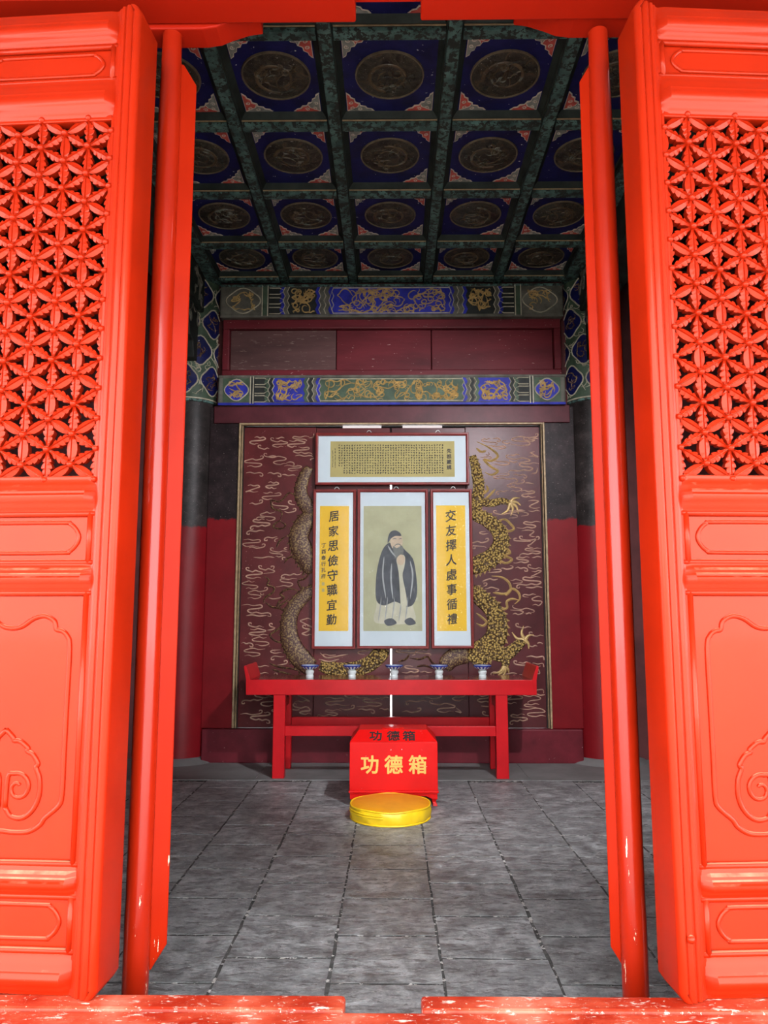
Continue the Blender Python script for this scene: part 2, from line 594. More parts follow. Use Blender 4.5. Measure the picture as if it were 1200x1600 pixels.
def squiggle(rng, x0, x1, y0, y1, n, step, turn=0.9):
    """wandering curly line kept inside a rectangle"""
    x, y = rng.uniform(x0, x1), rng.uniform(y0, y1)
    a, k = rng.uniform(0, 2 * PI), rng.choice((-1, 1)) * rng.uniform(0.3, turn)
    pts = []
    for i in range(n):
        pts.append((x, y))
        a += k
        k += rng.uniform(-0.35, 0.35)
        if rng.random() < 0.15:
            k = -k
        nx, ny = x + step * math.cos(a), y + step * math.sin(a)
        if not (x0 < nx < x1):
            a = PI - a
        if not (y0 < ny < y1):
            a = -a
        x = min(x1, max(x0, x + step * math.cos(a)))
        y = min(y1, max(y0, y + step * math.sin(a)))
    return pts


# ================================================================== THE SETTING
# ---- floor of square slabs in running bond
floor = struct(bx('floor', 'joint', -5, 5, 2.5, 8.6, -0.12, -0.0014))
SLAB = 0.472
slab_meshes = []
for q in range(5):
    h = SLAB / 2 - 0.0065
    rg = random.Random(q)
    nseg = 7
    out = []
    for side in range(4):
        for i in range(nseg):
            t = -h + 2 * h * i / nseg
            j = rg.uniform(-0.004, 0.002) if i else -0.001
            hx = h + 0.0015
            out.append([(t * hx / h, -h - j), (hx + j, t), (-t * hx / h, h + j), (-hx - j, -t)][side])
    mb = MB()
    n = len(out)
    top = [(a * 0.994, b * 0.9995, 0.0) for a, b in out]
    mid = [(a, b, -0.006) for a, b in out]
    low = [(a, b, -0.03) for a, b in out]
    mb.add(top + mid + low, [tuple(range(n))] + [(i, (i + 1) % n, n + (i + 1) % n, n + i) for i in range(n)]
           + [(n + i, n + (i + 1) % n, 2 * n + (i + 1) % n, 2 * n + i) for i in range(n)])
    o = mb.build('floor_slab', 'slab', floor)
    slab_meshes.append(o.data)
    bpy.data.objects.remove(o)
for ci in range(-6, 7):
    cx = -0.024 + ci * SLAB
    y = 2.885 + (0.0 if ci % 2 == 0 else SLAB / 2) - SLAB / 2
    while y < 7.3:
        if y > 2.55:
            put('floor_slab', RNG.choice(slab_meshes), floor, loc=(cx + RNG.uniform(-.002, .002), y, RNG.uniform(-0.0006, 0.0006)), rot=(0, 0, RNG.choice((0, PI))))
        y += SLAB
bx('border_slab', 'screed', -5, -1.25, 7.2, 8.5, -0.03, 0.004, floor, bev=0.003)
bx('border_slab', 'screed', -1.245, 1.25, 7.2, 8.5, -0.03, 0.005, floor, bev=0.003)
bx('border_slab', 'screed', 1.255, 5, 7.2, 8.5, -0.03, 0.004, floor, bev=0.003)

# ---- courtyard and eave outside
struct(bx('ground', 'court', -30, 30, -40, 2.5, -0.3, -0.02))
struct(bx('ground_rear', 'court', -30, 30, 8.6, 30, -0.3, -0.02), 'pale ground behind the hall')
eave = struct(MB().hexa([(-9, -0.3, 3.95), (9, -0.3, 3.95), (9, 3.2, 5.1), (-9, 3.2, 5.1)],
                        [(-9, -0.3, 4.1), (9, -0.3, 4.1), (9, 3.2, 5.5), (-9, 3.2, 5.5)]).build('roof_eave', 'tiles'), 'overhanging eave above the doorway')
struct(bx('roof', 'tiles', -6, 6, 2.9, 8.8, 5.5, 5.7))

# ---- walls
struct(bx('wall_left', 'wall_dark', -5.2, -5, 2.6, 8.6, 0, 5.5))
struct(bx('wall_right', 'wall_dark', 5, 5.2, 2.6, 8.6, 0, 5.5))
wf = struct(empty('wall_front', (0, 2.9, 0)))
WORLD_PARENTS.append(wf)
bx('wall_panel', 'door_in', -5, -1.72, 2.80, 2.94, 0, 5.5, wf)
bx('wall_panel', 'door_in', 1.72, 5, 2.80, 2.94, 0, 5.5, wf)
bx('wall_panel', 'door_in', -1.72, 1.72, 2.80, 2.94, 4.15, 5.5, wf)
wb = struct(empty('wall_back', (0, 8.2, 0)))
WORLD_PARENTS.append(wb)
bx('wall_section', 'wall_dark', -5, -1.95, 8.2, 8.5, 0, 5.5, wb)
bx('wall_section', 'wall_dark', 1.95, 5, 8.2, 8.5, 0, 5.5, wb)
bx('wall_section', 'wall_dark', -1.95, 1.95, 8.12, 8.4, 3.52, 5.5, wb)
pl = bx('plinth', 'plinth', -1.93, 1.93, 7.99, 8.3, 0, 0.335, wb, bev=0.012)
bx('frame_post', 'post', -1.95, -1.625, 8.03, 8.25, 0.335, 3.70, wb, bev=0.008)
bx('frame_post', 'post', 1.625, 1.95, 8.03, 8.25, 0.335, 3.70, wb, bev=0.008)
bx('head_rail', 'lintel_dark', -1.90, 1.90, 8.0, 8.25, 3.515, 3.705, wb, bev=0.006)
for sx in (-1, 1):
    g = MB().box(min(sx * 1.628, sx * 1.608), max(sx * 1.628, sx * 1.608), 8.0, 8.12, 0.34, 3.515)
    g.box(min(sx * 1.600, sx * 1.592), max(sx * 1.600, sx * 1.592), 8.02, 8.12, 0.34, 3.50)
    g.build('gilt_strip', 'gold_line', wb, bev=0.003)
    bx('dark_rebate', 'black', min(sx * 1.608, sx * 1.585), max(sx * 1.608, sx * 1.585), 8.07, 8.2, 0.335, 3.515, wb)
MB().box(-1.608, 1.608, 8.0, 8.06, 3.497, 3.515).build('gilt_strip', 'gold_line', wb, bev=0.003)

# ---- red board between the two painted beams
tb = struct(empty('trim_1', (0, 8.0, 4.02)), 'deep red plank frieze between the two painted beams')
WORLD_PARENTS.append(tb)
fr = MB()
fr.box(-1.83, 1.83, 7.99, 8.12, 4.56, 4.665).box(-1.83, 1.83, 7.99, 8.12, 4.02, 4.10)
fr.box(-1.83, -1.755, 7.992, 8.12, 4.10, 4.56).box(1.755, 1.83, 7.992, 8.12, 4.10, 4.56)
fr.build('board_frame', 'boardred', tb, bev=0.012)
xs = [-1.755, -0.60, 0.435, 1.755]
for i in range(3):
    bx('plank', ('boardgrey', 'boardred', 'boardred')[i], xs[i] + 0.004, xs[i + 1] - 0.004, 8.05, 8.12, 4.10, 4.56, tb, bev=0.006)


# ---- painted beams
def chevron(x, z0, z1, wd, d, k=3):
    """zig-zag band pointing along d, as a closed outline"""
    n = 2 * k
    L = [(x + (d * wd * 0.55 if i % 2 else 0), z0 + (z1 - z0) * i / n) for i in range(n + 1)]
    return L + [(a + wd, b) for a, b in reversed(L)]


def frieze(name, z0, z1, yf, cuts, cols, gold_mid, label):
    root = struct(empty(name, (0, yf, z0)), label)
    WORLD_PARENTS.append(root)
    body = bx('beam', cols['ground'], -1.855, 1.855, yf, 8.13, z0, z1, root, bev=0.02)
    P = lambda a, b, d: (a, yf - d, b)
    h = z1 - z0
    za, zb = z0 + 0.03, z1 - 0.03
    rng = random.Random(len(name) + int(z0 * 10))

    def block(nm, x0, x1, m, dth=0.006):
        return bx(nm, m, x0, x1, yf - dth, yf + 0.002, za, zb, root)

    def swirls(parent, x0, x1, n, m, y, wd=0.014, steps=12, st=0.024):
        mb = MB()
        for _ in range(n):
            p = squiggle(rng, x0 + 0.015, x1 - 0.015, za + 0.015, zb - 0.015, steps, st)
            mb.ribbon(smooth_path([(a, y, b) for a, b in p], n=2), wd, 0.008, FRONT)
        o = mb.build('scroll_carving', m, parent)
        o['kind'] = 'stuff'
    xm, xb, xc, xd, xe = cuts            # inner edges: medallion, bar, scroll box, dragon box, chevrons
    for s in (-1, 1):
        q = lambda a, b: (min(s * a, s * b), max(s * a, s * b))
        # medallion box
        m0 = block('medallion_field', *q(1.80, xm + 0.01), cols['field'])
        cx = s * (1.80 + xm) / 2
        rx = (1.80 - xm) / 2 - 0.025
        pts = [(cx + (rx * (1 + 0.07 * math.cos(4 * a))) * math.cos(a), (z0 + z1) / 2 + (h / 2 - 0.05) * (1 + 0.07 * math.cos(4 * a)) * math.sin(a)) for a in [2 * PI * i / 32 for i in range(32)]]
        md = MB().prism(pts, P, 0.004, 0.014).build('medallion', cols['medal'], root)
        MB().ribbon([(a, yf - 0.014, b) for a, b in pts + pts[:1]], 0.014, 0.008, FRONT, taper=False).build('medallion_rim', 'cream', md)
        mb = MB()
        for _ in range(10):
            p = squiggle(rng, cx - rx * 0.75, cx + rx * 0.75, z0 + h * 0.2, z1 - h * 0.2, 10, 0.024)
            mb.ribbon(smooth_path([(a, yf - 0.014, b) for a, b in p], n=2), 0.014, 0.008, FRONT)
        mb.build('scroll_carving', 'gold', md)['kind'] = 'stuff'
        # upright bars
        bx('upright_bar', cols['bar'], *q(xm - 0.002, xb + 0.012), yf - 0.008, yf, z0 + 0.01, z1 - 0.01, root)
        for e in (xm, xb + 0.01):
            bx('upright_fillet', 'cream', *q(e, e - 0.010), yf - 0.012, yf, z0 + 0.01, z1 - 0.01, root)
        # stepped scroll box
        block('scroll_field', *q(xb, xc), 'frieze_dark')
        for i in range(3):
            z = z0 + h * (0.2 + 0.3 * i)
            mb = MB()
            for dz in (-0.035, 0.035):
                mb.ribbon([(s * (xb - 0.01), yf - 0.007, z + dz), (s * (xc + 0.06), yf - 0.007, z + dz), (s * (xc + 0.01), yf - 0.007, z + dz * 0.2)], 0.012, 0.008, FRONT, taper=False)
            mb.build('meander_line', 'cream', root)
        # dragon box between chevrons
        dn = block('dragon_field', *q(xc - 0.02, xd), cols['dragon'])
        swirls(dn, *q(xc - 0.05, xd + 0.03), 18, 'gold', yf - 0.007)
        for x, cc in ((xc + 0.035, cols['ch'][0]), (xc - 0.01, cols['ch'][1]), (xd + 0.02, cols['ch'][0]), (xd - 0.035, cols['ch'][1]), (xe + 0.03, cols['ch'][2])):
            poly = [(s * a, b) for a, b in chevron(x - 0.04, za, zb, 0.04, 1)]
            o = MB().prism(poly, P, 0.003, 0.012).build('chevron_band', cc, root)
            L = [(s * (a + 0.002), yf - 0.012, b) for a, b in chevron(x - 0.04, za, zb, 0.04, 1)[:7]]
            MB().ribbon(L, 0.010, 0.006, FRONT, taper=False).build('chevron_line', 'cream', o)
    # long middle cartouche
    kz = (za + zb) / 2
    mid = MB().prism([(-xe, za), (-xe - 0.05, kz), (-xe, zb), (xe, zb), (xe + 0.05, kz), (xe, za)], P, 0.002, 0.010).build('middle_field', cols['mid'], root)
    MB().ribbon([(a, yf - 0.010, b) for a, b in ((-xe, za + .01), (-xe - 0.045, kz), (-xe, zb - .01), (xe, zb - .01), (xe + 0.045, kz), (xe, za + .01), (-xe, za + .01))], 0.012, 0.006, FRONT, taper=False).build('middle_border', 'cream', mid)
    swirls(mid, -xe + 0.03, xe - 0.03, gold_mid, 'gold', yf - 0.011, 0.013, 14)
    # edge fillets
    bx('edge_fillet', cols['edge'], -1.85, 1.85, yf - 0.010, yf + 0.01, z0 - 0.004, z0 + 0.022, root, bev=0.004)
    bx('edge_fillet', cols['edge2'], -1.85, 1.85, yf - 0.010, yf + 0.01, z1 - 0.022, z1 + 0.004, root, bev=0.004)
    return root


frieze('trim_2', 4.665, 5.03, 7.93, (1.40, 1.33, 1.15, 0.78, 0.63),
       dict(ground='frieze_grey', field='frieze_grey', medal='frieze_grey', bar='green_b', dragon='frieze_dark', ch=('blue_b', 'frieze_grey', 'blue_b'), mid='blue_b', edge='frieze_grey', edge2='teal'), 60,
       'upper painted beam with blue gilded middle field under the coffered ceiling')
frieze('trim_3', 3.70, 4.02, 7.95, (1.51, 1.47, 1.30, 0.90, 0.76),
       dict(ground='frieze_grey', field='green_b', medal='blue_b', bar='frieze_dark', dragon='blue_b', ch=('green_b', 'frieze_dark', 'blue_b'), mid='green_b', edge='blue_b', edge2='frieze_grey'), 60,
       'lower painted beam with green gilded middle field above the dragon screen')

# ---- ceiling of painted coffers
ceil = struct(bx('ceiling', 'black', -5, 5, 2.94, 8.4, 5.30, 5.5))
BX = [-1.95, -1.17, -0.42, 0.40, 1.17, 1.95]
BY = [2.54, 3.47, 4.40, 5.33, 6.28, 7.21, 8.0]
ZB = 5.10
for x in BX:
    wd = 0.055 if abs(x) < 1.9 else 0.08
    mb = MB().box(x - wd, x + wd, 2.96, 8.12, ZB + 0.03, ZB + 0.24, 1)
    mb.box(x - wd + 0.012, x + wd - 0.012, 2.96, 8.12, ZB, ZB + 0.03, 0)
    mb.build('ceiling_beam', ['teal', 'teal_dark'], ceil, bev=0.006)
for y in BY[1:]:
    for i in range(5):
        a, b = BX[i] + 0.056, BX[i + 1] - 0.056
        mb = MB().box(a, b, y - 0.05, y + 0.05, ZB + 0.032, ZB + 0.24, 1)
        mb.box(a, b, y - 0.04, y + 0.04, ZB + 0.002, ZB + 0.032, 0)
        mb.box(a, b, y - 0.052, y - 0.046, ZB + 0.028, ZB + 0.04, 2)
        mb.build('ceiling_crossbeam', ['teal', 'teal_dark', 'gold_line'], ceil, bev=0.005)


def cloud_mesh(var):
    mb = MB()
    s = 0.20
    D = lambda a, b, d: (a, b, -d)
    rim = [(0, 0), (1, 0), (0.86, 0.14), (0.74, 0.17), (0.66, 0.3), (0.5, 0.32), (0.42, 0.48), (0.3, 0.5), (0.26, 0.68), (0.15, 0.74), (0.12, 0.9), (0, 1)]
    mb.prism([(a * s, b * s) for a, b in rim], D, 0.0, 0.004, 0)
    red = [(0.08, 0.03), (0.92, 0.02), (0.82, 0.115), (0.71, 0.135), (0.62, 0.265), (0.46, 0.285), (0.38, 0.42), (0.25, 0.36)]
    gry = [(0.03, 0.08), (0.21, 0.41), (0.36, 0.455), (0.27, 0.47), (0.225, 0.65), (0.12, 0.71), (0.09, 0.87), (0.02, 0.92)]
    if var:
        red, gry = [(b, a) for a, b in gry][::-1], [(b, a) for a, b in red][::-1]
    mb.prism([(a * s, b * s) for a, b in red], D, 0.003, 0.008, 1)
    mb.prism([(a * s, b * s) for a, b in gry], D, 0.003, 0.008, 2)
    for cx, cy in ((0.48, 0.14), (0.14, 0.46), (0.2, 0.18)):
        sp = [((cx + 0.09 * (1 - i / 14) * math.cos(i * 0.7)) * s, (cy + 0.09 * (1 - i / 14) * math.sin(i * 0.7)) * s, -0.008) for i in range(12)]
        mb.ribbon(sp, 0.009, 0.003, DOWN, 0)
    o = mb.build('corner_cloud', ['cloud_rim', 'cloud_red', 'cloud_grey'])
    me = o.data
    bpy.data.objects.remove(o)
    return me


def medal_mesh(seed):
    rg = random.Random(seed)
    mb = MB()
    prof = [(0.0, -0.022), (0.12, -0.020), (0.2, -0.012), (0.225, -0.006)]
    mb.lathe(prof, n=36, mi=0)
    mb.lathe([(0.225, 0.0), (0.228, -0.012), (0.237, -0.012), (0.24, 0.0)], n=36, mi=1)
    a0 = rg.uniform(0, 6)
    coil = [(0.15 * (1 - 0.035 * i) * math.cos(a0 + i * 0.55), 0.15 * (1 - 0.035 * i) * math.sin(a0 + i * 0.55), -0.018) for i in range(17)]
    mb.tube(smooth_path(coil, n=3), lambda t: 0.016 * (1 - 0.5 * t), 6, up=(0, 0, 1), flat=0.5, mi=2)
    for _ in range(16):
        p = squiggle(rg, -0.15, 0.15, -0.15, 0.15, 10, 0.026)
        mb.ribbon([(a, b, -0.014 - 0.004 * (abs(a) + abs(b) < 0.15)) for a, b in p], rg.uniform(0.008, 0.018), 0.010, DOWN, rg.choice((0, 2)))
    o = mb.build('medallion', ['medal', 'medal_rim', 'medal_gold'], smooth=True)
    me = o.data
    bpy.data.objects.remove(o)
    return me


clouds = [cloud_mesh(0), cloud_mesh(1)]
medals = [medal_mesh(k) for k in range(5)]
ZP = ZB + 0.085
for j in range(6):
    for i in range(5):
        x0, x1 = BX[i] + 0.055, BX[i + 1] - 0.055
        y0, y1 = max(BY[j] + 0.05, 2.97), BY[j + 1] - 0.05
        cx, cy = (BX[i] + BX[i + 1]) / 2, (BY[j] + BY[j + 1]) / 2
        mb = MB().box(x0, x1, y0, y1, ZP, ZP + 0.03, 0)
        # sloping dark frame inside the beams
        e = 0.035
        O = [(x0, y0), (x1, y0), (x1, y1), (x0, y1)]
        I = [(x0 + e, y0 + e), (x1 - e, y0 + e), (x1 - e, y1 - e), (x0 + e, y1 - e)]
        mb.add([(a, b, ZB + 0.045) for a, b in O] + [(a, b, ZP - 0.001) for a, b in I], [(k, (k + 1) % 4, 4 + (k + 1) % 4, 4 + k) for k in range(4)], 1)
        c = mb.build('coffer_panel', ['blue', 'teal_dark'], ceil)
        if j == 0:
            continue
        put('medallion', RNG.choice(medals), c, loc=(cx, cy, ZP - 0.002), rot=(0, 0, RNG.uniform(0, 6)))
        for sx in (-1, 1):
            for sy in (-1, 1):
                if RNG.random() < 0.08:
                    continue               # flaked away
                o = put('corner_cloud', clouds[1 if sx * sy > 0 else 0], c, loc=((x0 + e + .008) if sx < 0 else (x1 - e - .008), (y0 + e + .008) if sy < 0 else (y1 - e - .008), ZP - 0.002))
                o.rotation_euler = (0, 0, {(-1, -1): 0, (1, -1): PI / 2, (1, 1): PI, (-1, 1): -PI / 2}[(sx, sy)])
for sx in (-1, 1):
    mb = MB().box(min(sx * 2.03, sx * 2.33), max(sx * 2.03, sx * 2.33), 2.96, 8.15, 4.72, 5.32)
    tie = struct(mb.build('trim_%d' % (4 if sx < 0 else 5), 'teal_dark', bev=0.03), 'dark tie beam along the edge of the coffered ceiling')
    # carved bracket below the beam, beside the column
    prof = [(8.0, 4.72), (7.2, 4.72), (7.22, 4.66), (7.35, 4.62), (7.42, 4.52), (7.55, 4.50), (7.62, 4.36), (7.74, 4.34), (7.80, 4.18), (8.0, 4.16)]
    br = MB().prism(prof, lambda a, b, d: (d, a, b), min(sx * 2.08, sx * 2.26), max(sx * 2.08, sx * 2.26)).build('carved_bracket', 'frieze_dark', tie, bev=0.012)
    mb = MB()
    for _ in range(9):
        p = squiggle(RNG, 7.5, 7.97, 4.5, 5.2, 12, 0.045)
        mb.ribbon(smooth_path([(sx * (2.03 if b > 4.74 else 2.08), a, b) for a, b in p], n=2), 0.02, 0.012, Vector((-sx, 0, 0)))
    mb.build('scroll_carving', 'frieze_grey', tie)['kind'] = 'stuff'

# ---- the doorway: sill, lintel and pivot boards
sill = struct(empty('trim_6', (0, 2.4, 0)), 'worn red threshold with a notch in its middle')
WORLD_PARENTS.append(sill)
bx('sill_board', 'sill', -1.75, 1.75, 2.30, 2.562, 0.0, 0.276, sill, bev=0.012)
bx('sill_back_board', 'sill', -1.75, -0.150, 2.5635, 2.66, 0.0, 0.28, sill, bev=0.012)
bx('sill_back_board', 'sill', 0.092, 1.75, 2.5635, 2.66, 0.0, 0.28, sill, bev=0.012)
lint = struct(empty('trim_7', (0, 2.9, 3.8)), 'bright red lintel with a notch in its middle')
WORLD_PARENTS.append(lint)
zl = at(420, 37, 2.94).z
bx('lintel_board', 'beam_red', -1.75, 1.75, 2.80, 2.88, at(600, 3, 2.88).z, 4.25, lint)
bx('lintel_lower_board', 'beam_red', -1.75, at(554, 30, 2.82).x, 2.80, 2.94, zl, zl + 0.20, lint, bev=0.008)
bx('lintel_lower_board', 'beam_red', at(659, 30, 2.82).x, 1.75, 2.80, 2.94, zl + 0.006, zl + 0.20, lint, bev=0.008)
for sx, xe, dz in ((-1, 0.56, 0.0), (1, 0.535, 0.035)):
    Z = lambda y: at(300, y, 3.06).z
    zt = Z(24)
    pr = [(1.3, zt), (xe, zt), (xe, Z(55) + dz), (xe + 0.06, Z(58) + dz), (xe + 0.13, Z(66) + dz), (xe + 0.18, Z(73) + dz), (xe + 0.24, Z(76) + dz), (1.3, Z(76) + dz)]
    MB().prism([(sx * a, b) for a, b in pr], lambda a, b, d: (a, d, b), 2.945, 3.06).build('pivot_board', 'beam_red', lint, bev=0.006)


# ---- carved lattice leaves either side of the opening
W, Z0 = 0.752, 0.282
ROWS = [('rail', .282, .405), ('panel', .405, .585), ('rail', .585, .675), ('big', .675, 1.575), ('rail', 1.575, 1.668), ('panel', 1.668, 1.85),
        ('rail', 1.85, 1.965), ('lattice', 1.965, 3.335), ('rail', 3.335, 3.488), ('panel', 3.488, 3.635), ('rail', 3.635, 3.77)]
SW = 0.106
HX = W / 2


def petal_mesh(kind, L):
    """leaf-shaped lattice bar from node to node along +z, ridge on the front"""
    if kind == 'smooth':
        half = [(0.07, 0.015), (0.18, 0.095), (0.33, 0.155), (0.5, 0.172), (0.67, 0.155), (0.82, 0.095), (0.93, 0.015)]
    else:
        half = [(0.06, 0.04), (0.18, 0.06), (0.26, 0.085), (0.33, 0.135), (0.40, 0.145), (0.42, 0.095), (0.52, 0.165), (0.62, 0.185), (0.64, 0.115), (0.72, 0.145), (0.80, 0.125), (0.84, 0.07), (0.94, 0.04)]
    n = len(half)
    D = 0.040
    vs = []
    for t, w_ in half:
        vs += [(-w_ * L, 0.008, t * L), (-0.016 * L, 0.002, t * L), (0, -0.004, t * L), (0.016 * L, 0.002, t * L), (w_ * L, 0.008, t * L), (w_ * L * 0.8, D, t * L), (-w_ * L * 0.8, D, t * L)]
    fs = []
    for i in range(n - 1):
        a, b = 7 * i, 7 * i + 7
        for k in range(7):
            fs.append((a + k, a + (k + 1) % 7, b + (k + 1) % 7, b + k))
    fs += [tuple(range(7)), tuple(range(7 * (n - 1), 7 * n))]
    mb = MB().add(vs, fs)
    mb.box(-0.028 * L, 0.028 * L, 0.010, D + 0.004, 0, L)
    o = mb.build('lattice_petal', 'door')
    me = o.data
    bpy.data.objects.remove(o)
    return me


CW, CH = (W - 2 * SW) / 6, (3.335 - 1.965) / 12.5
LD = math.hypot(CW, CH / 2)
PET = {(k, l): petal_mesh(k, L) for k in ('smooth', 'leafy') for l, L in (('v', CH), ('d', LD))}
_o = MB().lathe([(0.0, -0.012), (0.006, -0.011), (0.0105, -0.006), (0.0125, 0.0), (0.0125, 0.03)], n=8).build('lattice_boss', 'door', smooth='all')
BOSS = _o.data
BOSS.transform(Matrix.Rotation(-PI / 2, 4, 'X'))
bpy.data.objects.remove(_o)
if min(v.co.y for v in BOSS.vertices) > -0.005:
    BOSS.transform(Matrix.Rotation(PI, 4, 'Z'))


def rail_profile(h):
    """(depth, height) moulded section of a horizontal rail, front at small depth"""
    k = h / 0.12
    return [(0.055, 0), (0.030, 0), (0.026, .010 * k), (0.016, .020 * k), (0.016, .026 * k), (0.008, .034 * k), (0.003, .046 * k), (0.003, .058 * k), (0.009, .066 * k), (0.009, .074 * k), (0.015, .080 * k), (0.015, .092 * k), (0.026, .104 * k), (0.030, .12 * k), (0.055, .12 * k)]


def stile_profile():
    return [(0, 0.17), (0, 0.016), (0.004, 0.006), (0.012, 0.001), (0.022, 0.0), (0.030, 0.004), (0.033, 0.010), (0.037, 0.006), (0.050, 0.003), (0.058, 0.007), (0.062, 0.014), (0.067, 0.010), (0.076, 0.012), (0.080, 0.020), (0.088, 0.022), (0.097, 0.032), (SW, 0.034), (SW, 0.17)]


def cartouche_small(x0, x1, z0, z1):
    cz, h = (z0 + z1) / 2, (z1 - z0) / 2
    L = [(x1 - 0.06, cz + h), (x1 - 0.035, cz + h * 0.92), (x1 - 0.012, cz + h * 0.55), (x1, cz), (x1 - 0.012, cz - h * 0.55), (x1 - 0.035, cz - h * 0.92), (x1 - 0.06, cz - h)]
    R = [(x0 + x1 - a, b) for a, b in L][::-1]
    return L + R


